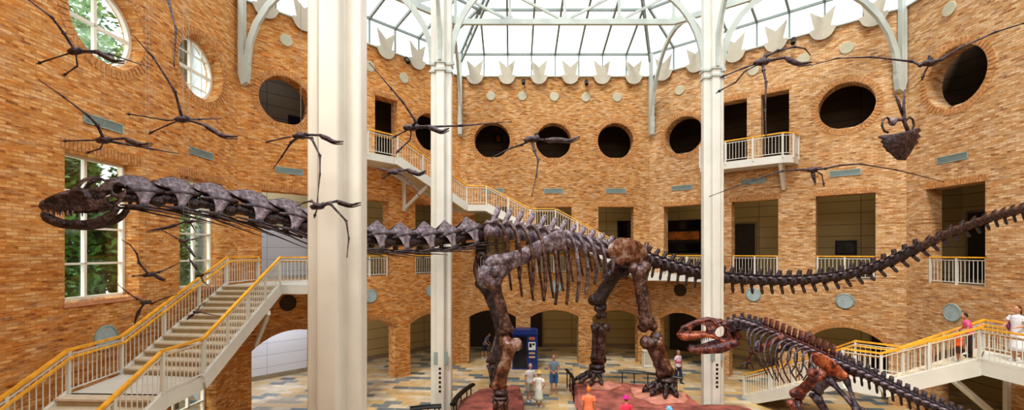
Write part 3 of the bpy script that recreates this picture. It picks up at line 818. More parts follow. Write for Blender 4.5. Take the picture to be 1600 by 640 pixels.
for i in range(5):
    a, b = oct_[i], oct_[(i+1)%8]; d = (b-a).normalized(); L = (b-a).length; nrm = d.cross(Vector((0,0,1))).normalized()
    ea, eb = a+Vector((0,0,EZ)), b+Vector((0,0,EZ))
    mb = MB(); mb.bar(ea, eb, 0.10, .12); mb.build('eave_beam', M['steel_backlit'], ceil)
    mb = MB(); mb.bar(a+Vector((0,0,TOP+.03)), b+Vector((0,0,TOP+.03)), .2, .06); mb.build('wall_cap', M['steel'], ceil)
    # hip at b: twin chords with webs
    if i < 4:
        h0 = eb; h1 = eb.lerp(apex, .75); mb = MB(); mb.bar(h0, h1, .12, .16)
        l0 = h0+Vector((0,0,-.55)); l1 = h1+Vector((0,0,-.55)); l0 = l0.lerp(l1,.02); mb.bar(l0, l1, .1, .12); N_ = 12
        for k in range(N_):
            mb.bar(l0.lerp(l1,k/N_), h0.lerp(h1,(k+.5)/N_), .05,.05); mb.bar(h0.lerp(h1,(k+.5)/N_), l0.lerp(l1,(k+1)/N_), .05,.05)
        mb.build('hip_truss', M['steel_backlit'], ceil)
    k = 8 if L > 10.5 else 8
    for j in range(1, k):
        e = ea.lerp(eb, j/k); u = L*j/k
        # run until the hip
        run = min(u, L-u)*math.tan(math.radians(67.5)); run = min(run, 12.0)
        top = e+nrm*run+Vector((0,0,SLP*run))
        mb = MB(); mb.bar(e, top, .10, .15); mb.build('rafter', M['steel_backlit'], ceil)
        mb = MB(); mb.bar(e+Vector((0,0,TOP-EZ)), e, .09, .08, d); mb.build('mullion', M['steel_backlit'], ceil)
    for run in (3.3,):
        ins = run/math.tan(math.radians(67.5))
        mb = MB(); mb.bar(ea+d*ins+nrm*run+Vector((0,0,SLP*run)), eb-d*ins+nrm*run+Vector((0,0,SLP*run)), .09, .12); mb.build('purlin', M['steel_backlit'], ceil)
# ------------------------------------------------------------------ the long-necked skeleton
M['bone'] = bone_mat('fossil_bone_brown', (0.018,0.009,0.006), (0.085,0.036,0.02), (0.24,0.15,0.12), 3.0)
M['bone_grey'] = bone_mat('fossil_bone_grey', (0.035,0.021,0.022), (0.135,0.095,0.10), (0.36,0.30,0.35), 2.4)
M['bone_dark'] = bone_mat('fossil_bone_dark', (0.012,0.008,0.008), (0.045,0.024,0.018), (0.13,0.085,0.08), 3.0)
M['bone_rust'] = bone_mat('fossil_bone_rust', (0.035,0.012,0.005), (0.20,0.068,0.02), (0.42,0.32,0.27), 1.6)
def limb(mb, a, b, r, e0, e1, n=14, up=(0,1,0), flat=1.0, bow=0.0, seg=10):
    """long bone: slim shaft with flared knobbly ends"""
    a, b = Vector(a), Vector(b); d = b-a; L = d.length
    side = d.cross(Vector(up)).normalized()
    pts, rr = [], []
    for i in range(n+1):
        t = i/n
        k0 = max(0, 1-t/.30); k1 = max(0, 1-(1-t)/.28)
        s = r + (e0-r)*(k0*k0*(3-2*k0)) + (e1-r)*(k1*k1*(3-2*k1))
        if i == 0 or i == n: s *= .62
        pts.append(a+d*t+side*(bow*math.sin(PI*t))); rr.append(s)
    mb.tube(pts, rr, seg, flat, up)
    u = d.normalized()
    for c, e in ((a+u*e0*.25, e0), (b-u*e1*.25, e1)):
        for s in (-.5, .5): mb.ball(c+side*(e*s), (e*.62,)*3, None, 8, 6)
    return mb
def mirror(p): return Vector((p[0], -p[1], p[2]))

def cervical_mesh(fan=False):
    mb = MB()
    prof = [(1.06,.05,.03),(1.02,.12,.05),(.95,.21,.08),(.85,.34,.11),(.76,.53,.15),(.70,.55,.19),(.62,.40,.25),(.52,.27,.30),(.38,.18,.36),(.2,.12,.41),(.0,.09,.43),(-.06,.05,.43)]
    for s in (1,-1):
        g = []
        for z, hw, y in prof:
            fx = (.26*max(0,min(1,(z-.62)/.16)) if fan else 0)
            g.append([Vector((x*hw+(fx*(x+.6) if x > -.6 else 0)-(.10*z if fan else -.04*z), s*(y-.05*(x*x)), z-(.05*x*x if z > .6 else 0))) for x in (-1,-.6,-.2,.2,.6,1)])
        mb.sheet(g, .045)
    return mb.rough(.02, 9, 1).mesh('neural_arch', True)
def centrum_mesh():
    mb = MB()
    mb.tube([(-.55,0,.30),(-.42,0,.30),(-.2,0,.31),(.1,0,.32),(.35,0,.32),(.5,0,.32),(.6,0,.32)], [.16,.22,.17,.15,.17,.20,.09], 10)
    for s in (1,-1): mb.tube([(-.1,s*.1,.34),(0,s*.28,.2),(0.02,s*.42,.02)], [.08,.07,.06], 6); mb.tube([(.5,s*.14,.45),(.1,s*.22,.55),(-.5,s*.15,.6)], [.07,.09,.07], 6); mb.tube([(.55,s*.40,-.02),(0,s*.42,.02),(-.55,s*.40,-.02)], [.03,.06,.03], 6)
    return mb.rough(.02, 8, 2).mesh('neck_centrum', True)
def crib_mesh():
    mb = MB(); mb.tube([(.35,0,-.05),(.1,0,.0),(-.4,.02,-.06),(-1.0,.03,-.1),(-1.7,.04,-.16)], [.015,.045,.032,.022,.010], 6)
    return mb.mesh('cervical_rib', True)
def dorsal_mesh():
    mb = MB()
    mb.tube([(-.5,0,0),(-.4,0,0),(0,0,0),(.4,0,0),(.5,0,0)], [.40,.48,.33,.46,.30], 10)
    mb.tube([(0,0,.3),(-.05,0,.6),(-.2,0,1.0),(-.42,0,1.5),(-.52,0,1.72)], [.30,.26,.22,.27,.16], 8, .6, (0,1,0))
    for s in (1,-1):
        mb.tube([(.42,s*.16,.55),(0,s*.2,.6),(-.45,s*.15,.66)], [.08,.10,.08], 6)
    return mb.rough(.04, 5, 3).mesh('dorsal_vertebra', True)
def tail_mesh(big=True):
    mb = MB()
    mb.tube([(-.52,0,0),(-.42,0,0),(0,0,0),(.42,0,0),(.52,0,0)], [.42,.50,.38,.50,.42], 10)
    if big:
        mb.tube([(.05,0,.3),(-.05,0,.55),(-.18,0,.85),(-.24,0,1.05)], [.30,.24,.24,.20], 6, .5, (0,1,0))
        for s in (1,-1): mb.tube([(.5,s*.14,.5),(.1,s*.18,.5),(-.4,s*.1,.55)], [.09,.12,.07], 6)
    else:
        mb.tube([(.1,0,.3),(-.2,0,.55),(-.5,0,.72)], [.16,.14,.08], 6, .6, (0,1,0))
    return mb.rough(.03, 6, 4).mesh('tail_vertebra', True)
def tproc_mesh(kind):
    mb = MB()
    if kind == 'dorsal': mb.tube([(0,.1,.55),(-.02,.5,.68),(-.08,.95,.78)], [.19,.15,.12], 6, .6)
    else: mb.tube([(0,.3,.26),(-.05,.7,.32),(-.12,1.0,.30)], [.24,.20,.11], 6, .5)
    return mb.rough(.03,6,3).mesh('transverse_process', True)
def chevron_mesh():
    mb = MB(); mb.tube([(-.3,0,-.4),(-.34,0,-.7),(-.42,0,-1.05),(-.46,0,-1.25)], [.20,.15,.17,.09], 6, .6, (0,1,0)); return mb.mesh('chevron', True)

saur = empty('sauropod_skeleton', P(900,605,18.6)*Vector((1,1,0)) if False else Vector((2.7,18.4,.45)), 'giant dark brown long-necked sauropod skeleton stretching across the whole hall', 'dinosaur skeleton')
def inst(name, me, mat, parent, origin, d, L, H=None, up=(0,0,1), Wd=None):
    m = frame(d, up, origin) @ Matrix.Diagonal((L, Wd or L, H or L, 1))
    return mesh_obj(name, me, mat, parent, m), m
# neck
npx = [(222,302),(280,305),(336,314),(398,326),(452,339),(501,351),(546,361),(588,368),(627,370),(666,369),(700,367),(735,361)]
def neckpt(px, py):
    k = (px-CX)/F; Y = 17.496/(.96-k); return P(px, py, Y)
nk = [neckpt(*p) for p in npx]
CVF = cervical_mesh(True)
CV, CT, CRB = cervical_mesh(), centrum_mesh(), crib_mesh()
for i, p in enumerate(nk):
    a = nk[max(i-1,0)]; b = nk[min(i+1,len(nk)-1)]; d = (a-b).normalized()
    L = ((nk[i]-nk[i-1]).length if i else .7); L = L*1.03
    tipH = lerp(.64, 1.0, i/(len(nk)-1))
    o = p-Vector((0,0,tipH*.5)) + Vector((0,0,0))
    mt = frame(d, (0,0,1), o) @ Matrix(((1,0,-.16 if i < 6 else 0,0),(0,1,0,0),(0,0,1,0),(0,0,0,1))) @ Matrix.Diagonal((L, tipH, tipH, 1))
    ct = mesh_obj('neck_vertebra', CT, M['bone_dark'], saur, mt)
    mesh_obj('neural_arch', CVF if i < 6 else CV, M['bone_grey'], ct, mt)
    for s in (1,-1):
        m = mt @ Matrix.Translation((0, s*.43, -.02)) @ Matrix.Diagonal((1, s, 1, 1))
        mesh_obj('cervical_rib', CRB, M['bone_dark'], ct, m)
# trunk
tp = [(768,361,17.0),(786,363,17.25),(804,366,17.5),(822,368,17.75),(840,371,18.0),(857,374,18.25),(873,376,18.5),(888,379,18.75),(903,382,19.0),(918,385,19.25),(932,389,19.5),(946,393,19.7)]
tk = [P(*t) for t in tp]; DV = dorsal_mesh(); TPD, TPT = tproc_mesh('dorsal'), tproc_mesh('tail')
M['bone_lilac'] = bone_mat('fossil_bone_lilac', (0.10,0.07,0.08), (0.27,0.21,0.25), (0.46,0.40,0.48), 3.0)
for i, p in enumerate(tk):
    a = tk[max(i-1,0)]; b = tk[min(i+1,len(tk)-1)]; d = (a-b).normalized()
    s = lerp(.58, .46, i/11)*(1.06 if 1 < i < 7 else 1)
    o, m = inst('dorsal_vertebra', DV, M['bone_lilac' if i < 9 else 'bone'], saur, p, d, .5, s*.98, Wd=s)
    for q in (1,-1): mesh_obj('transverse_process', TPD, M['bone_lilac'], o, m @ Matrix.Diagonal((1,q,1,1)))
tdir = (tk[-1]-tk[0]).normalized(); tdir.z = 0; tdir.normalize(); near = Vector((tdir.y, -tdir.x, 0))      # towards the viewer
lens = [1.5,2.0,2.5,2.75,2.85,2.8,2.7,2.35,1.9,1.6,1.3,1.0]
for i, p in enumerate(tk):
    for s in (1,-1):
        L = lens[i]; wv = min(1.0, .35+L*.24)
        top = p+near*(s*.34)+Vector((0,0,.36))
        pts = [top, top+near*(s*wv*.38)+Vector((0,0,-.10)), top+near*(s*wv*.64)+tdir*.10+Vector((0,0,-L*.2)), top+near*(s*wv*.74)+tdir*.2+Vector((0,0,-L*.5)), top+near*(s*wv*.66)+tdir*.28+Vector((0,0,-L*.8)), top+near*(s*wv*.50)+tdir*.30+Vector((0,0,-L*1.06))]
        mb = MB(); mb.tube(spline(pts, 16), [lerp(.085,.05,k/15) if k else .05 for k in range(16)], 7, 1.35, near)
        mb.build('rib', M['bone_grey' if s > 0 and i > 5 else 'bone'], saur, smooth=True)
# pelvis
hp = P(984,396,20.1)
mb = MB()
for s in (1,):
    c = P(982,394,19.35)
    mb.ball(c, (1.18,.17,.64), Matrix((tdir, -near, Vector((0,0,1)))).transposed() @ Matrix.Rotation(.14,3,'Y'), 22, 14)
mb.rough(.07, 2.2, 3); mb.build('ilium', M['bone_rust'], saur, smooth=True)
mb = MB(); c = P(978,394,20.9); mb.ball(c, (.98,.17,.52), Matrix((tdir, -near, Vector((0,0,1)))).transposed() @ Matrix.Rotation(.14,3,'Y'), 20, 12); mb.rough(.07,2.2,5).build('ilium', M['bone'], saur, smooth=True)
mb = MB(); mb.tube([P(946,393,19.75),P(970,395,20.0),P(1000,402,20.2),P(1020,409,20.2)], [.28,.36,.34,.26], 10)
for t in range(5):
    q = P(955+t*13,394+t*2.4,20.0); mb.tube([q+Vector((0,0,.2)), q+Vector((.1,0,.72))], [.13,.09], 6)
mb.rough(.04,4,2).build('sacrum', M['bone'], saur, smooth=True)
for s, yy in ((1,19.5),(-1,20.8)):
    mb = MB(); limb(mb, P(966,408,yy), P(950,432,yy-.1), .16, .26, .2); mb.build('pubis', M['bone_dark'], saur, smooth=True)
    mb = MB(); limb(mb, P(990,410,yy), P(975,432,yy+.3), .12, .2, .16); mb.build('ischium', M['bone_dark'], saur, smooth=True)
# limbs
def leg_bone(name, a, b, r, e0, e1, mat, **k):
    mb = MB(); limb(mb, a, b, r, e0, e1, **k); mb.rough(.03, 4, len(name)); return mb.build(name, M[mat], saur, smooth=True)
leg_bone('femur', P(999,414,19.2), P(1013,513,19.2), .29, .46, .40, 'bone', flat=.8, bow=-.06)
leg_bone('tibia', P(1016,527,19.15), P(1040,585,19.2), .32, .48, .38, 'bone', flat=.9)
leg_bone('fibula', P(1028,530,18.95), P(1048,583,19.1), .15, .23, .19, 'bone_rust', flat=.9)
leg_bone('femur', P(968,416,20.7), P(931,475,20.8), .32, .50, .42, 'bone_dark', flat=.8)
leg_bone('kneecap', P(938,479,20.7), P(940,495,20.7), .2, .27, .25, 'bone_dark', n=8)
leg_bone('tibia', P(939,508,20.8), P(935,564,20.9), .28, .42, .35, 'bone', flat=.9)
leg_bone('fibula', P(930,508,20.6), P(928,560,20.7), .13, .2, .17, 'bone_dark', flat=.9)
def foot(c, fwd, ankle, zb, mat, sc=1.0, name='foot'):
    """spread toes from the ankle down to the ground"""
    c = Vector(c); fwd = Vector(fwd).normalized(); side = Vector((-fwd.y, fwd.x, 0))
    mb = MB(); ankle = Vector(ankle)
    mb.ball(ankle, (.34*sc,.34*sc,.16*sc)); mb.ball(ankle+Vector((0,0,-.17*sc)), (.36*sc,.36*sc,.12*sc)); mb.rough(.04,5).build('ankle', M[mat], saur, smooth=True)
    for k, ang in enumerate((-62,-30,0,30,62)):
        a = math.radians(ang); d = (fwd*math.cos(a)+side*math.sin(a))
        mb = MB(); L = (.62,.78,.82,.74,.58)[k]*sc
        st = ankle+d*.16*sc+Vector((0,0,-.2*sc)); kn = Vector((st.x+d.x*L*.40, st.y+d.y*L*.40, zb+.30*sc)); tip = Vector((st.x+d.x*L, st.y+d.y*L, zb+.09))
        limb(mb, st, kn, .085*sc, .12*sc, .13*sc, n=8, up=side); limb(mb, kn+d*.02, kn.lerp(tip,.6), .08*sc, .11*sc, .10*sc, n=8, up=side)
        mb.tube([kn.lerp(tip,.6), kn.lerp(tip,.85)+Vector((0,0,.03)), tip-Vector((0,0,.04))], [.10*sc,.08*sc,.03*sc], 7)
        mb.build('toe', M[mat], saur, smooth=True)
foot(None or (0,0,0), (-.8,-.6,0), P(1042,593,19.2), .50, 'bone_dark', 1.18)
foot((0,0,0), (-.8,-.5,0), P(933,572,20.9), .48, 'bone_dark', 1.12)
# shoulder girdles and fore limbs
def scapula(path, hh, th, mat, seed):
    pts = [P(*p) for p in path]; n = 22; fine = spline(pts, n)
    rr = [th]*n; fl = []
    for i in range(n):
        t = i/(n-1)*(len(hh)-1); k = min(int(t), len(hh)-2); h = lerp(hh[k], hh[k+1], t-k); Y = fine[i].y
        fl.append(h*Y/F/th)
    rr[0] *= .6; rr[-1] *= .6
    mb = MB(); mb.tube(fine, rr, 14, fl); mb.rough(.045, 3, seed); return mb.build('scapula', M[mat], saur, smooth=True)
scapula([(884,373,17.55),(868,377,17.3),(845,387,17.0),(820,398,16.7),(795,409,16.4),(775,419,16.15),(762,428,16.0)], [17,16.5,13.5,12.5,14.5,23,17], .13, 'bone_grey', 3)
mb = MB(); c = P(760,432,15.95)
mb.ball(c, (.40,.14,.42), None, 14, 10); mb.ball(P(773,424,15.85), (.2,.12,.2)); mb.rough(.05,3,2).build('coracoid', M['bone_grey'], saur, smooth=True)
mb = MB(); ringp = [P(752+9*math.cos(a), 418+22*math.sin(a), 17.2) for a in [2*PI*i/14 for i in range(15)]]
mb.tube(ringp, .10, 8); mb.rough(.03,4).build('coracoid', M['bone'], saur, smooth=True)
leg_bone('humerus', P(769,436,16.0), P(792,518,16.1), .19, .33, .27, 'bone', flat=.9, bow=.05)
leg_bone('ulna', P(799,531,16.1), P(779,606,16.05), .22, .40, .27, 'bone_rust', flat=.9)
leg_bone('radius', P(788,530,16.35), P(771,604,16.3), .10, .15, .15, 'bone_dark', flat=.9)
mb = MB(); mb.ball(P(782,612,16.05), (.30,.28,.13)); mb.ball(P(782,620,16.05), (.32,.3,.10)); mb.rough(.03,5).build('ankle', M['bone_dark'], saur, smooth=True)
for k in range(5):
    a = math.radians(-150+k*62); d = Vector((math.cos(a), math.sin(a), 0)); t = P(782,624,16.05)+d*.2; mb = MB()
    limb(mb, t, Vector((t.x+d.x*.06, t.y+d.y*.06, .50)), .085, .12, .13, n=8); mb.build('toe', M['bone'], saur, smooth=True)
leg_bone('humerus', P(753,438,17.5), P(783,510,17.4), .18, .30, .25, 'bone_dark', flat=.9)
leg_bone('ulna', P(786,515,17.3), P(770,568,17.2), .15, .25, .18, 'bone_dark', flat=.9)
leg_bone('radius', P(780,518,17.5), P(764,566,17.5), .10, .14, .13, 'bone_grey', flat=.9)
mb = MB()
for k in range(4): limb(mb, P(764+k*4,570,17.3-.08*k), P(770+k*3,604,17.2-.1*k), .07, .10, .10, n=8)
mb.build('foot', M['bone_dark'], saur, smooth=True)
# tail
tl = even([P(1008,404,20.2),P(1050,417,20.1),P(1095,428,19.85),P(1130,434,19.6),P(1190,438,19.15),P(1250,438,18.6),P(1320,430,17.7),P(1380,413,16.7),P(1430,390,15.8),P(1480,365,14.8),P(1530,346,13.8),P(1580,331,12.6),P(1640,318,11.2),P(1720,300,9.6)], 47)
tl_main = len(tl)
tl += even([tl[-1], Vector((11.6,8.0,8.15)), Vector((10.3,6.6,8.3)), Vector((8.9,5.7,8.4))], 12)[1:]
TB, TS, CHV = tail_mesh(True), tail_mesh(False), chevron_mesh()
for i, p in enumerate(tl):
    a = tl[max(i-1,0)]; b = tl[min(i+1,len(tl)-1)]; d = (a-b).normalized(); L = (b-a).length/(2 if 0 < i < len(tl)-1 else 1)
    t = min(1, i/46); rad = lerp(.46, .30, min(1,t*2.2)) if t < .45 else lerp(.30, .24, (t-.45)/.55)
    rad = .40*(1-t)**1.2+.20
    if i > 46: rad = lerp(.20, .05, (i-46)/11)
    o, m = inst('tail_vertebra', TB if t < .62 else TS, M['bone' if i % 3 else 'bone_dark'], saur, p, d, L*1.03, rad*1.0, Wd=rad)
    if t < .62:
        for q in (1,-1): mesh_obj('transverse_process', TPT, M['bone_lilac'], o, m @ Matrix.Diagonal((1,q,1,1)))
    if t < .86: mesh_obj('chevron', CHV, M['bone_dark'], o, m)
# skull
fwd = Vector((-.93,-.37,0)).normalized(); so_ = neckpt(203,303); lf = Vector((0,0,1)).cross(fwd)
def sk(px, py, s, hw=None):
    x = (205-px)*.01415; z = (303-py)*.0136
    if hw is None: hw = lerp(.25, .13, min(1,max(0,x/1.4)))
    return so_+fwd*x+lf*(s*hw)+Vector((0,0,z))
def loop(mb, pts, r, s, closed=True, hw=None, n=20):
    q = [sk(px, py, s, hw) for px, py in pts]
    if closed: q = q+[q[0]]
    mb.tube(spline(q, n), r, 7)
def skull_side(s):
    outl = [(103,327),(106,320),(113,315),(122,309),(131,304),(140,301),(147,297),(150,290),(158,281),(168,279),(178,282),(190,286),(200,287),(205,293),(207,304),(204,313),(199,320),(190,326),(180,328),(170,331),(158,334),(145,335),(128,335),(112,334),(105,332)]
    holes = [[(151,297),(155,289),(164,284),(175,284),(178,289),(169,296),(159,299)], [(164,313),(170,306),(180,302),(188,301),(188,307),(180,312),(170,315)], [(191,303),(191,292),(198,289),(203,293),(203,299),(197,305)], [(184,320),(187,313),(195,312),(196,318),(190,322)]]
    def smooth(l): return [(p.x,p.y) for p in spline([Vector((x,-y,0)) for x, y in l+[l[0]]], len(l)*3+1)[:-1]]
    me = wall_mesh('side', smooth(outl), [smooth(h) for h in holes], 4.0)
    bm = bmesh.new(); bm.from_mesh(me); bpy.data.meshes.remove(me)
    bmesh.ops.subdivide_edges(bm, edges=bm.edges, cuts=1)
    for v in bm.verts:
        px, py, d = v.co.x, -v.co.y, (v.co.z+2.0)/4.0
        hw = lerp(.25,.13,min(1,max(0,(205-px)/100)))
        hw *= 1-.35*min(1,max(0,(300-py)/20)) if py < 300 else 1
        v.co = sk(px, py, s, hw+.03*d)
    me = bpy.data.meshes.new('t'); bm.to_mesh(me); bm.free(); return me
cran = MB()
for s in (1,-1):
    me = skull_side(s); cran.bm.from_mesh(me); bpy.data.meshes.remove(me)
top = [[sk(x, y, t, h) for t in (-1,-.5,0,.5,1)] for x, y, h in ((206,291,.17),(196,286,.17),(186,287,.16),(176,291,.14),(160,298,.13),(145,302,.15),(128,308,.16),(113,316,.15),(105,325,.13),(104,332,.12))]
cran.sheet(top, .05)
cran.sheet([[sk(x, y, t, h) for t in (-1,0,1)] for x, y, h in ((206,292,.2),(206,304,.24),(200,318,.24))], .06)
for s in (1,-1):
    cran.tube(spline([sk(112,318,s,.16),sk(126,310,s,.19),sk(142,305,s,.20),sk(156,304,s,.22),sk(160,314,s,.25)],16), .035, 7)
    cran.tube(spline([sk(146,297,s,.15),sk(152,287,s,.14),sk(163,281,s,.14),sk(177,283,s,.15)],14), .03, 7)
cran.rough(.02, 6, 2)
me_ = fused(cran, .02)
M['bone_head'] = bone_mat('fossil_bone_head', (0.014,0.008,0.008), (0.06,0.032,0.026), (0.20,0.14,0.14), 3.0)
skl = mesh_obj('skull', me_, M['bone_head'], saur)
jaw = MB()
for s in (1,-1):
    q = spline([sk(196,326,s), sk(188,338,s), sk(172,349,s), sk(150,354,s,.2), sk(128,352,s,.17), sk(113,346,s,.13), sk(105,338,s*.2,.1)], 22)
    jaw.tube(q, [.035+.02*math.sin(PI*i/21) for i in range(22)], 8, 1.7)
jaw.rough(.015, 6).build('jaw', M['bone_dark'], saur, smooth=True)
for s in (1,-1):
    mb = MB()
    for i in range(7):
        a = sk(107+i*6, 334+min(1,i), s*1.0, .1+.014*i); mb.tube([a+Vector((0,0,.03)), a-Vector((0,0,.07))], [.02,.008], 5)
    mb.build('tooth_row', M['bone_grey'], skl)
# ------------------------------------------------------------------ the predator skeleton
M['bone_red'] = bone_mat('fossil_bone_red', (0.03,0.006,0.005), (0.14,0.028,0.015), (0.40,0.13,0.07), 4.0)
M['bone_orange'] = bone_mat('fossil_bone_orange', (0.07,0.012,0.005), (0.36,0.075,0.015), (0.60,0.24,0.09), 3.5)
M['bone_blue'] = bone_mat('fossil_bone_blueblack', (0.012,0.009,0.012), (0.055,0.035,0.04), (0.22,0.17,0.20), 4.0)
giga = empty('theropod_skeleton', (8.0,11.2,.45), 'dark red predatory theropod skeleton with open jaws at lower right', 'dinosaur skeleton')
gp = [P(*q) for q in ((1143,511,15.05),(1156,505,14.75),(1171,508,14.4),(1190,514,13.9),(1210,521,13.35),(1230,530,12.85),(1250,539,12.35),(1270,548,11.85),(1290,558,11.4),(1310,567,11.0),(1335,578,10.45),(1360,589,9.95),(1400,609,9.2),(1440,627,8.5),(1480,643,7.85),(1530,664,7.1))]
gl = even(gp, 36)
def gv_mesh(kind):
    mb = MB()
    mb.tube([(-.5,0,0),(-.36,0,0),(0,0,0),(.36,0,0),(.5,0,0)], [.36,.46,.30,.46,.34], 10)
    h = {'neck':.95,'trunk':1.75,'tail':1.15}[kind]
    w = {'neck':.22,'trunk':.30,'tail':.24}[kind]
    mb.prism([(-w-.05,.3),(w-.02,.3),(w*.9-.1,h*.6),(w*.8-.16,h),(-w*.9-.16,h),(-w*.9-.1,h*.6)], .16, Matrix.Translation((0,.08,0)) @ Matrix.Rotation(PI/2,4,'X'))
    for s in (1,-1):
        mb.tube([(.5,s*.15,.45),(0,s*.22,.5),(-.45,s*.15,.5)], [.1,.13,.09], 6)
    return mb.rough(.04, 5, 6).mesh('vertebra', True)
mb = MB(); mb.tube([(0,.25,.25),(-.05,.62,.36),(-.15,1.0,.40)], [.28,.25,.17], 6, .6); TPG = mb.rough(.03,6,3).mesh('transverse_process', True)
GN, GT, GTL = gv_mesh('neck'), gv_mesh('trunk'), gv_mesh('tail')
for i, p in enumerate(gl):
    a = gl[max(i-1,0)]; b = gl[min(i+1,35)]; d = (a-b).normalized(); L = (b-a).length/(2 if 0 < i < 35 else 1)
    s = .34 if i < 6 else .22 if i < 18 else lerp(.23,.15,(i-18)/17)
    kind, nm = (GN,'neck_vertebra') if i < 6 else (GT,'trunk_vertebra') if i < 18 else (GTL,'tail_vertebra')
    o, m = inst(nm, kind, M['bone_red' if i in (5,6,7,8,16,17) else 'bone_blue'], giga, p, d, L*1.04, s*1.1, Wd=s)
    for q in (1,-1): mesh_obj('transverse_process', TPG, M['bone_lilac'], o, m @ Matrix.Diagonal((1,q,1,1)))
    if i >= 19:
        mesh_obj('chevron', CHV, M['bone_blue'], o, m)
    if 5 <= i <= 16:
        sd = Vector((0,0,1)).cross(d).normalized(); RL = (.75,.95,1.1,1.2,1.22,1.2,1.15,1.05,.9,.75,.55,.4)[i-5]
        for s2 in (1,-1):
            top = p+sd*(s2*.14)+Vector((0,0,.08)); w2 = .2+RL*.28
            pts = [top, top+sd*(s2*w2*.55)+Vector((0,0,-.1*RL)), top+sd*(s2*w2*.9)-d*.08+Vector((0,0,-.4*RL)), top+sd*(s2*w2*.8)-d*.16+Vector((0,0,-.75*RL)), top+sd*(s2*w2*.45)-d*.14+Vector((0,0,-RL*1.02))]
            mb = MB(); mb.tube(spline(pts,14), [lerp(.032,.018,k/13) for k in range(14)], 6); mb.build('rib', M['bone_blue'], giga, smooth=True)
    if i < 5:
        sd = Vector((0,0,1)).cross(d).normalized()
        for s2 in (1,-1):
            mb = MB(); mb.tube([p+sd*(s2*.12), p+sd*(s2*.16)-d*.1+Vector((0,0,-.18)), p+sd*(s2*.14)-d*.5+Vector((0,0,-.22))], [.03,.03,.012], 6); mb.build('rib', M['bone_blue'], giga, smooth=True)
def gbone(name, a, b, r, e0, e1, mat='bone_red', **k):
    mb = MB(); limb(mb, a, b, r, e0, e1, **k); mb.rough(.018, 6, len(name)); return mb.build(name, M[mat], giga, smooth=True)
# skull
gf = Vector((-.97,.24,0)).normalized(); glf = Vector((0,0,1)).cross(gf); go = P(1150,520,15.15)
def gs(px, py, s, hw=None):
    x = (1150-px)*.0228; z = (520-py)*.0221
    if hw is None: hw = lerp(.30,.10,min(1,max(0,x/1.85)))
    return go+gf*x+glf*(s*hw)+Vector((0,0,z))
mb = MB()
def gloop(pts, r, s, closed=False, hw=None, n=20):
    q = [gs(px,py,s,hw) for px,py in pts]
    if closed: q.append(q[0])
    mb.tube(spline(q, n), r, 7)
def gside(s):
    outl = [(1068,526),(1070,519),(1077,512),(1088,506),(1101,501),(1113,498),(1127,500),(1138,506),(1147,514),(1154,523),(1151,529),(1141,534),(1130,534),(1117,529),(1104,527),(1092,529),(1080,532),(1071,531)]
    holes = [[(1085,521),(1089,513),(1098,508),(1107,510),(1109,520),(1099,523)], [(1121,525),(1119,518),(1123,511),(1130,509),(1136,516),(1135,525),(1129,529)], [(1140,514),(1144,515),(1149,522),(1144,527),(1141,522)], [(1076,520),(1079,515),(1082,517),(1080,521)]]
    def smooth(l): return [(p.x,p.y) for p in spline([Vector((x,-y,0)) for x, y in l+[l[0]]], len(l)*3+1)[:-1]]
    me = wall_mesh('side', smooth(outl), [smooth(h) for h in holes], 4.0)
    bm = bmesh.new(); bm.from_mesh(me); bpy.data.meshes.remove(me); bmesh.ops.subdivide_edges(bm, edges=bm.edges, cuts=1)
    for v in bm.verts:
        px, py, d = v.co.x, -v.co.y, (v.co.z+2.0)/4.0
        hw = lerp(.30,.09,min(1,max(0,(1150-px)/82))); hw *= 1-.4*min(1,max(0,(515-py)/17))
        v.co = gs(px, py, s, hw+.05*d)
    me = bpy.data.meshes.new('t'); bm.to_mesh(me); bm.free(); return me
for s in (1,-1):
    me = gside(s); mb.bm.from_mesh(me); bpy.data.meshes.remove(me)
    mb.tube(spline([gs(1072,516,s,.1),gs(1088,507,s,.13),(gs(1101,502,s,.15)),gs(1113,499,s,.17),gs(1120,505,s,.22),gs(1123,511,s,.25)],16), .045, 7)
    mb.tube([gs(1128,501,s,.2), gs(1140,507,s,.26), gs(1154,524,s,.3)], .06, 7)
top = [[gs(x,y,t,h) for t in (-1,-.5,0,.5,1)] for x,y,h in ((1153,516,.16),(1140,507,.2),(1127,502,.19),(1113,499,.17),(1100,502,.14),(1087,507,.12),(1075,514,.10),(1069,523,.08),(1069,530,.08))]
mb.sheet(top, .06); mb.ball(gs(1148,519,0), (.2,.2,.2)); mb.rough(.018,6,3); gme = fused(mb, .022)
M['bone_maroon'] = bone_mat('fossil_bone_maroon', (0.018,0.005,0.005), (0.10,0.020,0.012), (0.34,0.10,0.06), 4.0)
gsk = mesh_obj('skull', gme, M['bone_maroon'], giga)
for s in (1,-1):
    mb = MB()
    gloop_pts = [(1069,524),(1072,527),(1080,528),(1092,526),(1104,524),(1116,525),(1128,531),(1142,533)]
    q = spline([gs(px,py,s) for px,py in gloop_pts], 26)
    mb.tube(q, [.04+.07*max(0,1-abs(i/25-.25)/.55) for i in range(26)], 8, 1.25); mb.rough(.015,7)
    mx = mb.build('upper_jaw', M['bone_orange'], gsk, smooth=True)
    mb = MB()
    for i in range(14):
        px = 1071+i*3.0; a = gs(px, 529.5-max(0,(i-4))*.22, s); mb.tube([a+Vector((0,0,.03)), a-Vector((0,0,.06)), a-Vector((0,0,.12))-gf*.02], [.024,.018,.003], 5)
    mb.build('tooth_row', M['bone_grey'], gsk)
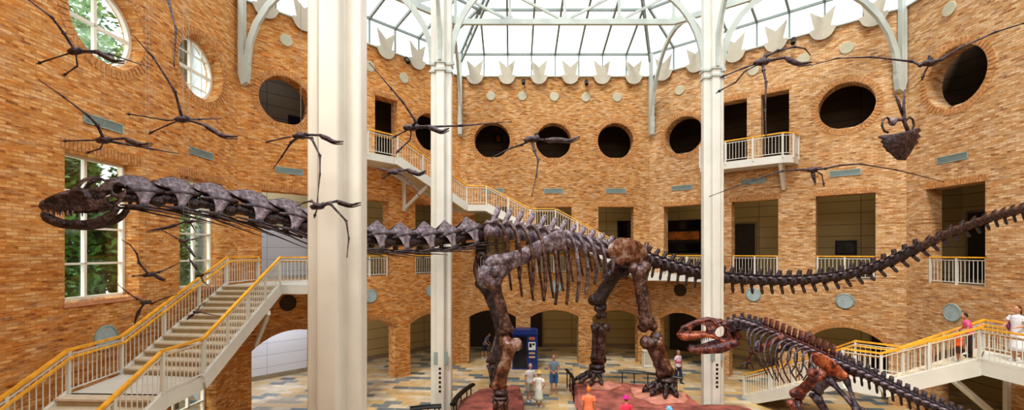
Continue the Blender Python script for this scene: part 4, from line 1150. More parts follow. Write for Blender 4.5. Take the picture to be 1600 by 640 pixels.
for s in (1,-1):
    mb = MB()
    q = spline([gs(1151,531,s),(gs(1141,535,s)),gs(1128,541,s),gs(1112,545,s),gs(1098,548,s,.13),gs(1087,549,s,.1),gs(1082,547,s*.4,.08)], 24)
    mb.tube(q, [.05+.10*max(0,1-abs(i/23-.35)/.6) for i in range(24)], 8, 1.3); mb.rough(.015,7)
    jw = mb.build('lower_jaw', M['bone_maroon'], giga, smooth=True)
    mb = MB()
    for i in range(12):
        a = gs(1085+i*2.6, 546-i*.25, s, .1+.005*i); mb.tube([a, a+Vector((0,0,.07)), a+Vector((0,0,.12))], [.02,.014,.003], 5)
    mb.build('tooth_row', M['bone_grey'], jw)
# shoulder and arms
for s, off in ((1,0.0),(-1,.95)):
    mt = 'bone_red' if s > 0 else 'bone_blue'
    def G(px, py, Y): return P(px, py, Y)+Vector((off,off*.25,0))
    mb = MB(); mb.tube(spline([G(1186,544,13.3),G(1198,538,13.05),(G(1212,531,12.9)),G(1226,525,12.75)],14), [.05]*14, 8, [2.4-.9*math.sin(PI*i/13) for i in range(14)]); mb.build('scapula', M[mt], giga, smooth=True)
    mb = MB(); mb.tube([G(1186+5.5*math.cos(t), 541+8*math.sin(t), 13.3) for t in [2*PI*i/12 for i in range(13)]], .05, 7); mb.build('coracoid', M['bone_blue'], giga, smooth=True)
    gbone('humerus', G(1186,546,13.25), G(1174,550,13.5), .045, .08, .07, mt); gbone('forearm', G(1174,550,13.5), G(1170,564,13.7), .04, .065, .06, mt)
    for k in range(3):
        mb = MB(); a = G(1170,565,13.7); d = Vector((-.14+.12*k,.08-.03*k,-.05)); mb.tube([a, a+d*.8+Vector((0,0,-.02)), a+d*1.4+Vector((0,0,-.10)), a+d*1.5+Vector((0,0,-.2))], [.035,.03,.026,.006], 6); mb.build('finger', M['bone_blue'], giga, smooth=True)
# pelvis and legs
sdg = (gl[16]-gl[18]).normalized()
for s, off, mt in ((1,-.22,'bone_orange'),(-1,.30,'bone_red')):
    o = Vector((off,off*.35,0)); mb = MB()
    mb.tube(spline([P(1279,556,11.55)+o, P(1292,562,11.3)+o, P(1306,570,11.05)+o, P(1320,579,10.8)+o, P(1334,587,10.5)+o], 18), [.05]*18, 12, [.8+3.4*math.sin(PI*min(1,.12+.85*i/17))**.8-.9*(1 if 5 < i < 9 else 0)*0 for i in range(18)]); mb.rough(.025,4,3); mb.build('ilium', M[mt], giga, smooth=True)
gbone('pubis', P(1295,592,11.0), P(1344,644,10.3), .055, .10, .13, 'bone_blue'); gbone('ischium', P(1321,590,10.7), P(1342,645,10.2), .05, .09, .09, 'bone_blue')
gbone('femur', P(1292,580,11.0)+Vector((-.3,-.1,0)), P(1246,615,11.6)+Vector((-.1,-.1,0)), .13, .21, .18, 'bone_red', bow=.05)
gbone('tibia', P(1243,624,11.55)+Vector((-.1,-.1,0)), Vector((7.55,11.0,1.35)), .11, .18, .14, 'bone_red'); gbone('fibula', P(1248,626,11.4)+Vector((-.1,-.1,0)), Vector((7.65,10.95,1.35)), .04, .07, .06, 'bone_blue')
gbone('femur', P(1299,586,11.3)+Vector((.2,.1,0)), P(1272,612,11.6)+Vector((.1,.1,0)), .12, .19, .17, 'bone_blue'); gbone('tibia', P(1270,616,11.6)+Vector((.1,.1,0)), Vector((8.5,10.75,1.35)), .085, .14, .11, 'bone_blue')
def gfoot(ax, ay):
    gbone('metatarsus', Vector((ax,ay,1.3)), Vector((ax-.05,ay+.35,.68)), .09, .12, .13, 'bone_blue')
    for k in (-1,0,1):
        d = Vector((.35*k-.05,1,0)).normalized(); a = Vector((ax-.05,ay+.35,.66)); mb = MB()
        mb.tube([a, a+d*.2+Vector((0,0,.02)), a+d*.42+Vector((0,0,-.07)), a+d*.55+Vector((0,0,-.05)), a+d*.68+Vector((0,0,-.2))], [.07,.075,.06,.055,.012], 7); mb.build('toe', M['bone_blue'], giga, smooth=True)
gfoot(7.58,10.95); gfoot(8.5,10.7)
# ------------------------------------------------------------------ flying reptiles on wires
M['bone_fly'] = bone_mat('fossil_flyer_bone', (0.012,0.006,0.008), (0.05,0.024,0.024), (0.14,0.09,0.10), 6.0)
M['wire'] = plain('wire', (0.25,0.24,0.22), .4, .5)
FLY = 'winged reptile skeletons hung on wires'
def flyer(label, Y, torso, skull, wings, legs, r=1.0, dy=(0,0), wire=True, frontal=False):
    t = P(*torso, Y); pxm = Y/F*1.25
    root = empty('pterosaur_skeleton', t, label, 'pterosaur skeleton', FLY)
    mb = MB(); w = 5.5*pxm*r
    mb.ball(t, (w*1.5,w,w*.75)); mb.ball(t+Vector((-w*1.1,0,-w*.1)), (w*.8,w*.7,w*.6)); mb.ball(t+Vector((w*1.2,0,w*.3)), (w*.6,w*.6,w*.55)); mb.rough(w*.25, 6/w*.2, 2)
    mb.build('torso', M['bone_fly'], root, smooth=True)
    sk_ = [P(*q, Y-.02*i) for i, q in enumerate(skull)]
    mb = MB(); mb.tube([t, t.lerp(sk_[0],.5)+Vector((0,0,.01)), sk_[0]], [1.9*pxm*r,1.5*pxm*r,1.6*pxm*r], 7); mb.build('neck', M['bone_fly'], root, smooth=True)
    n = 16; q = spline(sk_, n); mb = MB()
    mb.tube(q, [pxm*r*(1.6+1.5*math.sin(PI*min(1,(i/n)*1.25+.12)))*(1 if i < n-2 else .6) for i in range(n)], 8); mb.rough(pxm*.5, 9, 3)
    s = mb.build('skull', M['bone_fly'], root, smooth=True)
    mb = MB(); mb.tube([p-Vector((0,0,pxm*r*(2.4+.6*i/n))) for i, p in enumerate(q[1:])], [pxm*r*(1.4-.8*i/n) for i in range(n-1)], 6); mb.build('jaw', M['bone_fly'], root, smooth=True)
    for k, wg in enumerate(wings):
        m = len(wg); pts = [t]+[P(*q, Y+(dy[k] if k < len(dy) else 0)*(i+1)/m) for i, q in enumerate(wg)]
        mb = MB()
        for i, (a, b) in enumerate(zip(pts, pts[1:])):
            ra, rb = lerp(2.0,.55,i/m)*pxm*r, lerp(2.0,.55,(i+1)/m)*pxm*r
            mb.tube([a, a.lerp(b,.15), a.lerp(b,.85), b], [ra*1.35,ra*.9,rb*.9,rb*1.3], 7)
            if i: mb.ball(a, ra*1.5, None, 8, 6)
        mb.build('wing', M['bone_fly'], root, smooth=True)
    for lg in legs:
        pts = [t]+[P(*q, Y+.08*(i+1)) for i, q in enumerate(lg)]; mb = MB()
        for i, (a, b) in enumerate(zip(pts, pts[1:])): mb.tube([a, a.lerp(b,.5), b], [1.2*pxm*r,.8*pxm*r,1.0*pxm*r], 6)
        e = pts[-1]; d = (pts[-1]-pts[-2]).normalized(); mb.ball(e, (1.9*pxm*r,)*3, None, 8, 6)
        for z in (-.5,0,.5): mb.tube([e, e+d*4*pxm*r+Vector((0,z*3*pxm*r,-abs(z)*2*pxm*r))], [.8*pxm*r,.3*pxm*r], 5)
        mb.build('leg', M['bone_fly'], root, smooth=True)
    if wire:
        mb = MB(); mb.tube([t, Vector((t.x,t.y,roofz(t.x,t.y)))], .004, 4); mb.build('suspension_wire', M['wire'], root)
    return root
flyer('winged reptile skeleton in front of the largest round window, top left', 8.5, (118,80), [(150,80),(165,88),(178,94),(194,95)], [[(100,52),(82,28),(45,0),(18,-28)],[(170,84),(236,106)]], [[(62,98)],[(121,103),(102,116)]], dy=(-.8,1.5))
flyer('winged reptile skeleton gliding above the narrow second left window', 9.2, (285,186), [(319,195),(333,203),(350,212),(371,213)], [[(273,142),(240,90),(207,54)],[(310,186),(346,185)]], [[(262,188),(202,178)],[(262,195),(236,207)]], dy=(-.8,1.5))
flyer('winged reptile skeleton just above the tall left window', 9.8, (163,219), [(195,216),(208,222),(220,225),(237,224)], [[(152,195),(137,180),(100,152),(60,124)],[(235,232),(280,240)]], [[(140,219),(102,220)],[(157,232),(138,238)]], dy=(-.8,1.2))
flyer('winged reptile skeleton mostly above the photo, one long wing bone dangling', 6.6, (248,-40), [(280,-45),(292,-40),(315,-38)], [[(263,0),(275,45),(272,104)],[(200,-60),(160,-70)]], [[(225,-38)]], 1.15, dy=(-.3,.5))
flyer('winged reptile skeleton whose skull crosses the massive near column, upper one', 6.0, (470,212), [(500,211),(511,216),(522,221),(536,221)], [[(487,216),(500,243),(500,272),(495,320)],[(455,222),(440,245),(427,263)]], [[(445,215),(419,221)]], dy=(-.2,.6))
flyer('winged reptile skeleton whose skull crosses the massive near column, lower one', 5.5, (497,322), [(526,314),(538,318),(549,320),(564,316)], [[(516,318),(541,345),(545,372),(542,402)],[(487,314),(476,316),(462,323)]], [[(492,336)]], dy=(-.2,.6))
flyer('winged reptile skeleton in front of the upper stair platform and slim column', 12.5, (643,199), [(668,197),(678,201),(690,205),(702,200)], [[(650,190),(630,160),(612,139),(577,98)],[(720,196),(800,190)]], [[(638,202),(617,213)],[(641,218),(622,236)]], dy=(-1,1.0))
flyer('winged reptile skeleton under the upper stair platform', 12.5, (616,268), [(636,265),(646,269),(655,271),(666,266)], [[(628,272),(643,287),(655,306)],[(600,265),(585,262)]], [[(600,277)]], .9, dy=(-.4,.4))
flyer('winged reptile skeleton between the two left round openings of the front wall', 13.0, (831,217), [(852,219),(872,218),(890,219),(906,213)], [[(835,235),(841,249),(838,275),(831,306)],[(815,226),(798,231),(768,246)]], [[(837,209)]], dy=(-.4,.6))
flyer('winged reptile skeleton beside the branching head of the right column', 12.0, (1191,97), [(1227,90),(1238,96),(1250,99),(1268,97)], [[(1196,88),(1215,79),(1242,73),(1258,76),(1266,86)],[(1193,110),(1197,128),(1196,170),(1197,214)]], [[(1165,105),(1130,119)],[(1163,112),(1150,128),(1124,142)]], 1.05, dy=(.5,-.4))
flyer('winged reptile skeleton seen from the front with wings spread past the far right round opening', 12.5, (1455,98), [(1454,95),(1453,91),(1452,86)], [[(1438,102),(1425,96),(1362,89),(1308,91),(1268,102)],[(1470,93),(1500,75),(1555,50),(1600,36),(1640,24)]], [[(1446,110),(1442,120)]], 1.0, dy=(.6,-1.2))
flyer('winged reptile skeleton seen from the front with wings spread below the right balcony', 16.3, (1270,265), [(1270,268),(1271,276),(1274,286)], [[(1245,265),(1222,267),(1196,275),(1150,291),(1108,307)],[(1290,263),(1312,258),(1345,256),(1400,265),(1475,284)]], [[(1284,272),(1287,287)]], .8, dy=(.6,-.8))
flyer('small winged reptile skeleton right of the tall left window, head pointing down right', 9.6, (233,429), [(243,430),(250,434),(259,437)], [[(217,410),(214,396),(204,383),(190,374)],[(248,425),(265,418),(281,410)]], [[(221,430),(208,431)]], .75, dy=(-.3,.3))
flyer('small winged reptile skeleton low above the left stair, head hanging down left', 9.9, (228,472), [(218,484),(214,494),(210,504)], [[(237,474),(251,468),(277,459)],[(215,467),(201,458),(184,444)]], [], .7, dy=(-.3,.3))
flyer('small winged reptile skeleton crossing the narrow left window under the neck', 9.4, (287,376), [(293,385),(299,393),(305,400)], [[(276,372),(259,362),(236,353)],[(300,374),(330,366)]], [], .6, dy=(-.3,.3))
flyer('small winged reptile skeleton directly beneath the neck bones at left', 9.3, (295,346), [(278,350),(264,354),(229,361)], [[(310,345),(330,349)],[(300,352),(306,362)]], [], .65, dy=(-.3,.3))
flyer('tiny winged reptile skeleton at the foot of the narrow left window', 9.2, (313,430), [(307,420),(301,411),(296,404)], [[(322,427),(335,424)],[(318,440),(330,450)]], [], .5, dy=(-.2,.2), wire=False)
flyer('tiny winged reptile skeleton in front of the left stair treads', 9.0, (308,487), [(302,491),(297,494),(292,498)], [[(320,489),(345,494)],[(312,478),(325,470)]], [], .5, dy=(-.2,.2), wire=False)
# ridged hanging fossil on the right
Yh = 13.0; c = P(1405,228,Yh); root = empty('hanging_fossil', c, 'dark ridged bowl-shaped fossil hanging under a ringed bone frame at right', 'fossil')
mb = MB(); rings = []
for i in range(12):
    t = i/11; py = lerp(205,250,t); hw = (31*(1-t**1.7)+7*t)*(1+.04*math.sin(i*2.6)); cx = 1406+3*t*t; tl_ = lerp(6,0,t)
    pts = []
    for k in range(20):
        a = 2*PI*k/20; rr_ = 1+(.07 if i % 2 else -.05)
        pts.append(P(cx+hw*rr_*math.cos(a), py-tl_*math.cos(a)+(3 if i==0 else 0)*math.sin(a)**2, Yh+hw*.5*math.sin(a)*Yh/F))
    rings.append([mb.bm.verts.new(p) for p in pts])
for a, b in zip(rings, rings[1:]):
    for k in range(20): mb.bm.faces.new((a[k],a[(k+1)%20],b[(k+1)%20],b[k]))
mb.bm.faces.new(rings[0]); mb.bm.faces.new(rings[-1][::-1]); mb.rough(.04,5,4).build('bowl', M['bone_fly'], root, smooth=True)
for cx in (1386,1420):
    mb = MB(); s = 1 if cx > 1400 else -1
    mb.tube([P(x,y,Yh) for x,y in ((cx-s*6,190),(cx,183),(cx+s*6,186),(cx+s*8,196),(cx+s*4,205),(cx-s*2,207))], .03, 6); mb.build('ring_bone', M['bone_fly'], root, smooth=True)
mb = MB(); mb.ball(P(1395,190,Yh), (.1,.1,.12)); mb.tube([P(1390,190,Yh),P(1400,187,Yh),P(1412,186,Yh)], [.07,.06,.05], 7); mb.rough(.02,8).build('joint', M['bone_grey'], root, smooth=True)
mb = MB(); mb.tube([P(1421,210,Yh),P(1413,190,Yh),P(1412,165,Yh),P(1414,140,Yh)], [.05,.05,.04,.02], 7); mb.build('rod_bone', M['bone_fly'], root, smooth=True)
mb = MB(); mb.tube([P(1410,180,Yh),P(1404,160,Yh),P(1398,147,Yh)], [.03,.04,.015], 6); mb.build('rod_bone', M['bone_fly'], root, smooth=True)
mb = MB(); mb.tube([P(1413,145,Yh), Vector((P(1413,145,Yh).x, Yh, roofz(P(1413,145,Yh).x,Yh)))], .004, 4); mb.build('suspension_wire', M['wire'], root)
# ------------------------------------------------------------------ rock bases, rails, kiosk, doors, pictures
M['rock'] = plain('red_sandstone', (0.30,0.095,0.075), .85, 0, .55, 1.9, .7)
M['rock2'] = plain('pink_sandstone', (0.46,0.20,0.15), .85, 0, .4, 2.2, .7)
def slab(mb, poly, z0, z1, seed=0, inset=.12):
    rnd = random.Random(seed); pts = []
    n = len(poly)
    for i in range(n):
        a, b = Vector((*poly[i],0)), Vector((*poly[(i+1)%n],0))
        for k in range(4):
            q = a.lerp(b,k/4); pts.append(q+Vector((rnd.uniform(-.07,.07), rnd.uniform(-.07,.07), 0)))
    c = sum(pts, Vector())/len(pts)
    rings = []
    for z, s in ((z0,1.0),(lerp(z0,z1,.6),1.015),(z1,1-inset*.25)):
        rings.append([mb.bm.verts.new(Vector((c.x+(p.x-c.x)*s, c.y+(p.y-c.y)*s, z))) for p in pts])
    for a, b in zip(rings, rings[1:]):
        for k in range(len(pts)): mb.bm.faces.new((a[k],a[(k+1)%len(pts)],b[(k+1)%len(pts)],b[k]))
    inner = [mb.bm.verts.new(Vector((c.x+(p.x-c.x)*.55, c.y+(p.y-c.y)*.55, z1+.05+rnd.uniform(-.03,.04)))) for p in pts]
    for k in range(len(pts)): mb.bm.faces.new((rings[-1][k],rings[-1][(k+1)%len(pts)],inner[(k+1)%len(pts)],inner[k]))
    ce = mb.bm.verts.new(Vector((c.x,c.y,z1+.05)))
    for k in range(len(pts)): mb.bm.faces.new((inner[k],inner[(k+1)%len(pts)],ce))
r = empty('rock_base', (-.8,17,0), 'red sandstone base under the front foot, left of the grey-haired man', 'rock base')
mb = MB(); slab(mb, [(-2.2,18.6),(-1.5,20.2),(-.6,20.8),(.35,20.8),(.45,19.4),(.4,17.5),(.75,15.4),(.3,13.4),(-2.3,13.4),(-2.9,15.2),(-2.3,16.9)], 0, .34, 2); mb.build('slab', M['rock'], r)
r = empty('rock_base', (5.5,19,0), 'wide red sandstone base under both hind feet, ending by the right column', 'rock base')
mb = MB(); slab(mb, [(2.75,21.2),(4.4,21.4),(5.8,21.1),(7.2,20.3),(7.75,19.4),(7.7,18.2),(8.0,17.6),(9.2,18.1),(9.6,17.7),(9.9,16.9),(9.2,13.5),(6.5,13.2),(5.9,15.2),(4.6,16.6),(3.2,16.6),(2.75,18)], 0, .34, 5); mb.build('slab', M['rock'], r)
mb = MB(); slab(mb, [(5.4,20.1),(6.9,20.0),(7.5,19.1),(7.1,18.1),(5.9,17.9),(5.2,18.8)], .36, .47, 7); mb.build('raised_slab', M['rock2'], r)
mb = MB(); slab(mb, [(3.4,20.95),(4.8,21.1),(5.1,20.4),(4.4,19.7),(3.5,20.0)], .36, .46, 9); mb.build('raised_slab', M['rock2'], r)
r = empty('rock_base', (8.0,10.6,0), 'low red sandstone base under the predator, mostly below the photo', 'rock base')
mb = MB(); slab(mb, [(6.6,12.6),(9.2,12.8),(9.8,11.4),(9.6,9.2),(7.0,8.9),(6.3,10.5)], 0, .36, 11); mb.build('slab', M['rock'], r)
def bench_rail(pts, label, zr=.72, w=.22):
    q = spline([Vector((x,y,0)) for x, y in pts], 14); r = empty('guard_bench', q[7], label, 'rail', 'black guard rails around the rock bases')
    mb = MB(); mb.tube([p+Vector((0,0,zr)) for p in q], w/2, 8, .55); mb.build('bar', M['black'], r)
    for i in (1,4,7,10,12): mb = MB(); mb.tube([q[i]+Vector((0,0,0)), q[i]+Vector((0,0,zr))], .025, 6); mb.build('leg', M['black'], r)
bench_rail([(-3.9,16.9),(-3.3,17.1),(-2.75,17.2)], 'black curved guard rail left of the slim column foot', .6, .3)
bench_rail([(-2.3,17.2),(-2.25,18.0),(-2.05,18.9),(-1.75,19.8)], 'black curved guard rail along the left rock base', .66, .26)
bench_rail([(2.65,21.6),(2.78,20.4),(2.7,19.2)], 'black guard rail at the left end of the wide rock base', .85, .16)
bench_rail([(5.2,21.6),(6.4,21.2),(7.9,20.4)], 'black guard rail behind the near hind foot', .78, .22)
# kiosk
M['kblue'] = plain('blue_enamel', (0.010,0.035,0.20), .3, 0, .15, 2); M['kdark'] = plain('dark_glass', (0.008,0.008,0.014), .12)
M['kpale'] = plain('pale_print', (0.62,0.68,0.70), .5, 0, .25, 14); M['ktan'] = plain('tan_print', (0.55,0.42,0.20), .5, 0, .3, 14); M['korange'] = plain('orange_print', (0.40,0.13,0.05), .5, 0, .4, 12)
k0 = Vector((.02,24.75,0)); r = empty('kiosk', k0+Vector((.7,.4,0)), 'tall blue vending kiosk with dark glass door in front of the middle pier', 'kiosk')
mb = MB(); mb.box(k0+Vector((.71,.42,1.04)), (1.42,.8,2.08)); mb.build('cabinet', M['kblue'], r)
mb = MB(); mb.prism([(0,0),(1.46,0),(1.46,.2),(1.3,.26),(.2,.26),(0,.2)], .86, Matrix.Translation(k0+Vector((-.02,.84,1.96))) @ Matrix.Rotation(PI/2,4,'X')); mb.build('header', M['kblue'], r)
mb = MB(); mb.box(k0+Vector((.43,.0,1.0)), (.74,.05,1.74)); mb.build('glass_door', M['kdark'], r)
for nm, x, z, w, h, mt in (('logo_panel',1.1,1.74,.34,.16,'korange'),('picture_panel',1.1,1.32,.40,.44,'kpale'),('price_strip',1.1,.92,.34,.09,'ktan'),('price_strip',1.1,.70,.34,.09,'ktan')):
    mb = MB(); mb.box(k0+Vector((x,.005,z)), (w,.03,h)); o = mb.build(nm, M[mt], r)
    if nm == 'picture_panel':
        mb = MB(); mb.box(k0+Vector((x-.08,-.012,z+.04)), (.14,.01,.22)); mb.box(k0+Vector((x+.09,-.012,z+.1)), (.12,.01,.12)); mb.build('picture', M['kdark'], o)
mb = MB(); mb.box(k0+Vector((.84,-.03,1.0)), (.04,.05,.4)); mb.build('handle', M['black'], r)
# white bin by the pier
b = P(1011,572,25.4); b.z = 0; r = empty('cabinet', b, 'small white cabinet against the pier behind the near hind leg', 'cabinet')
mb = MB(); mb.box(b+Vector((0,0,.44)), (.5,.45,.84)); mb.build('body', M['white'], r); mb = MB(); mb.box(b+Vector((0,0,.9)), (.56,.5,.07)); mb.build('lid', M['crown'], r)
mb = MB(); mb.box(b+Vector((0,-.23,.5)), (.42,.02,.6)); mb.build('door', M['crown'], r)
# gallery doorways as flat panels; the dark of the interiors is painted on
dn_ = [0]
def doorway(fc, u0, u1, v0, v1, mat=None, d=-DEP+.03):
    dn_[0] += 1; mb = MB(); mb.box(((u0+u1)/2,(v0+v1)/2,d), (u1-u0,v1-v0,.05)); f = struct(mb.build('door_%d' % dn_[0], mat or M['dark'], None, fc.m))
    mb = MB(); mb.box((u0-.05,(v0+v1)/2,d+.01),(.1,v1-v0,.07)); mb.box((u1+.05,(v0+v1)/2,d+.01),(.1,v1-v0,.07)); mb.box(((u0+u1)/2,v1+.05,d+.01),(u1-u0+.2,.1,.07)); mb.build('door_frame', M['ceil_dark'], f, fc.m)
D_ = -DEP
doorway(FR, FR.u_(712,D_), FR.u_(806,D_), .02, 3.4); doorway(FR, FR.u_(822,D_), FR.u_(847,D_), .02, 3.2)
doorway(DR, DR.u_(1047,D_), DR.u_(1112,D_), .02, 3.3); doorway(DR, DR.u_(1362,D_), DR.u_(1385,D_), .02, 3.2)
doorway(DR, DR.u_(1145,D_), DR.u_(1180,D_), F2, 8.3); doorway(SR, SR.u_(1514,D_), SR.u_(1545,D_), F2, 8.4)
doorway(FR, FR.u_(740,D_), FR.u_(760,D_), F2, 8.2)
# dark strips at the gallery wall foot, painting in the floor shadow
for fc, sd in ((FR,'front'),(DR,'diagonal_right'),(DL,'diagonal_left')):
    mb = MB(); mb.box((fc.L/2,.12,D_+.02), (fc.L+2.6,.24,.06)); struct(mb.build('shadow_strip_%s' % sd, M['ceil_dark'], None, fc.m))
# screens and pictures
M['pic_dark'] = plain('picture_dark', (0.03,0.04,0.04), .4, 0, .9, 3); M['glow'] = plain('amber_display', (0.55,0.20,0.04), .4, 0, .5, 2)
def on_back(name, fc, px0, px1, py0, py1, label, cat, frame_m, face_m, d=D_+.06):
    u0, v1 = fc.uv(px0,py0,d); u1, v0 = fc.uv(px1,py1,d); r = empty(name, fc.pt((u0+u1)/2,(v0+v1)/2,d), label, cat)
    mb = MB(); 
    for a in (((u0+u1)/2,v0,d,u1-u0+.1,.1),((u0+u1)/2,v1,d,u1-u0+.1,.1)): mb.box(a[:3],(a[3],a[4],.08))
    for a in ((u0,(v0+v1)/2,d),(u1,(v0+v1)/2,d)): mb.box(a,(.1,v1-v0,.08))
    mb.build('frame', frame_m, r, fc.m)
    mb = MB(); mb.box(((u0+u1)/2,(v0+v1)/2,d),(u1-u0,v1-v0,.05)); mb.build('face', face_m, r, fc.m); return r
on_back('framed_picture', DR, 1307, 1337, 377, 396, 'dark framed picture on the back wall of the wide right opening', 'picture', M['black'], M['pic_dark'])
on_back('screen', FR, 966, 985, 346, 370, 'black screen inside the right middle-floor opening of the front wall', 'screen', M['black'], M['kdark'])
on_back('display_case', DR, 1044, 1094, 346, 358, 'black upper display case in the opening left of the right column', 'display', M['black'], M['kdark'])
on_back('display_case', DR, 1044, 1094, 361, 375, 'amber lit display panel in the opening left of the right column', 'display', M['dark'], M['glow'])
on_back('display_case', DR, 1044, 1094, 379, 394, 'black lower display case beneath the amber panel', 'display', M['black'], M['kdark'])
on_back('framed_picture', FR, 774, 783, 210, 222, 'small yellow lit picture inside the left round opening', 'picture', M['black'], M['glow'])
on_back('panel', DL, 452, 478, 181, 200, 'black panel inside the round opening left of the massive column', 'panel', M['black'], M['kdark'])
# ------------------------------------------------------------------ visitors
cm = {}
def cloth(c):
    if c not in cm: cm[c] = plain('cloth_%d' % len(cm), c, .8, 0, .14, 7)
    return cm[c]
SKIN = plain('skin', (0.52,0.26,0.16), .5, 0, .06)
LIPS = plain('lips', (0.35,0.10,0.08), .5); EYE = plain('eye', (0.03,0.02,0.02), .2)
def person(pos, face, h, label, top=(.7,.7,.7), bottom=(.3,.3,.3), kind='shorts', hair=(.08,.05,.03), arms='down', hat=None, step=0.0, stripe=None, sleeve=.45, long_hair=False, lean=0.0, shoe=(.5,.5,.5), bag=None):
    k = h/1.75; pos = Vector(pos)
    root = empty('person', pos, label, 'person')
    m = Matrix.Translation(pos) @ Matrix.Rotation(face, 4, 'Z') @ Matrix.Scale(k, 4)
    def ln(p):      # lean of the upper body about the hip
        p = Vector(p); q = p-Vector((0,0,.92)); c, s = math.cos(lean), math.sin(lean)
        return Vector((q.x*c+q.z*s, q.y, -q.x*s+q.z*c+.92)) if p.z > .92 else p
    b = MB()
    b.tube([ln((0,0,.84)),ln((0,0,.95)),ln((.0,0,1.10)),ln((.005,0,1.28)),ln((0,0,1.40)),ln((-.005,0,1.47))], [.13,.155,.135,.165,.17,.07], 14, [.75,.72,.72,.68,.6,.8], (1,0,0))
    b.tube([ln((-.01,0,1.42)),ln((.005,0,1.53)),ln((.01,0,1.58))], [.058,.052,.055], 10)
    hc = ln((.02,0,1.635)); b.ball(hc, (.098,.077,.118), None, 16, 12); b.ball(hc+Vector((.035,0,-.065)), (.06,.052,.05))
    b.ball(hc+Vector((.105,0,-.01)), (.022,.014,.022)); b.ball(hc+Vector((.09,0,-.045)), (.02,.028,.012))
    for s in (1,-1): b.ball(hc+Vector((-.005,s*.078,-.005)), (.022,.012,.032))
    legs = {}
    for s in (1,-1):
        st = step*s
        hip, kn, an = Vector((0,s*.09,.90)), Vector((.02+st*.5,s*.10,.50)), Vector((-.02+st*.9,s*.105,.09)); legs[s] = (hip,kn,an)
        b.tube([hip, hip.lerp(kn,.5), kn, kn.lerp(an,.35), an], [.09,.075,.056,.056,.036], 10)
        b.tube([an+Vector((-.05,0,-.045)), an+Vector((.03,0,-.045)), an+Vector((.13,s*.01,-.06)), an+Vector((.18,s*.01,-.068))], [.036,.045,.042,.02], 8, .7)
    armj = {}
    for s in (1,-1):
        sh = ln((0,s*.185,1.40))
        if arms == 'clasp': el, wr = ln((.06,s*.25,1.13)), ln((.20,s*.07,1.02))
        elif arms == 'forward': el, wr = ln((.08,s*.24,1.16)), ln((.28,s*.17,1.10))
        elif arms == 'akimbo': el, wr = ln((-.06,s*.33,1.16)), ln((.03,s*.20,1.0))
        else: el, wr = ln((-.02,s*.23,1.13)), ln((.05,s*.235,.90))
        armj[s] = (sh, el, wr); d = (wr-el).normalized()
        b.tube([sh, sh.lerp(el,.5), el, el.lerp(wr,.4), wr], [.055,.046,.038,.038,.026], 9)
        pc = wr+d*.05; side = d.cross(Vector((1,0,0)) if abs(d.x) < .8 else Vector((0,0,1))).normalized(); nrm = side.cross(d)
        b.tube([wr, pc, wr+d*.095], [.026,.036,.034], 8, .55, nrm)
        for f in range(4):
            o = side*((f-1.5)*.019); L = (.065,.08,.075,.06)[f]; a = wr+d*.085+o
            b.tube([a, a+d*L*.5+nrm*.006, a+d*L*.85+nrm*.022], [.0105,.0105,.009], 6)
        a = wr+d*.03+side*.03; b.tube([a, a+d*.03+side*.025, a+d*.06+side*.03+nrm*.01], [.013,.012,.010], 6)
    mesh_obj('body', fused(b, .0095), SKIN, root, m)
    # face
    for s in (1,-1):
        e = MB(); e.ball(hc+Vector((.086,s*.032,.005)), (.012,.015,.010), None, 8, 6); e.build('eye', EYE, root, m, True)
    e = MB(); e.ball(hc+Vector((.103,0,-.052)), (.01,.024,.006), None, 8, 5); e.build('mouth', LIPS, root, m, True)
    # hair
    hm = MB(); hm.ball(hc+Vector((-.022,0,.028)), (.092,.084,.105), None, 14, 10)
    if long_hair: hm.ball(hc+Vector((-.06,0,-.07)), (.05,.085,.13), None, 12, 8)
    if hair: mesh_obj('hair', fused(hm, .012), cloth(hair), root, m)
    # shirt
    t = MB(); t.tube([ln((0,0,.88)),ln((0,0,.98)),ln((0,0,1.10)),ln((.005,0,1.28)),ln((0,0,1.40)),ln((-.005,0,1.475))], [.172,.172,.158,.182,.185,.075], 16, [.78,.76,.76,.72,.66,.85], (1,0,0))
    for s in (1,-1):
        sh, el, wr = armj[s]
        if sleeve <= 1: t.tube([sh+Vector((0,-s*.03,.01)), sh.lerp(el,sleeve*.6), sh.lerp(el,sleeve*1.2)], [.066,.066,.070], 10)
        else: t.tube([sh, sh.lerp(el,.5), el, el.lerp(wr,.8)], [.066,.056,.05,.044], 10)
    mesh_obj('shirt', fused(t, .013), cloth(top), root, m)
    if stripe:
        t = MB(); t.tube([ln((0,0,1.10)),ln((0,0,1.20))], [.178,.186], 16, [.8,.78], (1,0,0)); t.build('stripe', cloth(stripe), root, m, True)
    g = MB()
    if kind == 'skirt':
        g.lathe([(.15,.98),(.17,.9),(.22,.5),(.235,.36)], seg=20, m=Matrix.Diagonal((.8,1,1)))
        g.build('skirt', cloth(bottom), root, m, True)
    else:
        fr = .92 if kind == 'trousers' else .46
        g.tube([(0,0,.80),(0,0,.88),(0,0,.98)], [.165,.168,.158], 14, .78, (1,0,0))
        for s in (1,-1):
            hip, kn, an = legs[s]
            if kind == 'trousers': g.tube([hip, kn, an.lerp(kn,.05)], [.105,.08,.062], 12)
            else: g.tube([hip, hip.lerp(kn,.6), hip.lerp(kn,1.02)], [.105,.10,.095], 12)
        mesh_obj('trousers' if kind == 'trousers' else 'shorts', fused(g, .013), cloth(bottom), root, m)
    for s in (1,-1):
        an = legs[s][2]; f = MB(); f.tube([an+Vector((-.06,0,-.05)), an+Vector((.03,0,-.045)), an+Vector((.13,s*.01,-.058)), an+Vector((.195,s*.01,-.065))], [.042,.052,.05,.025], 10, .72); f.build('shoe', cloth(shoe), root, m, True)
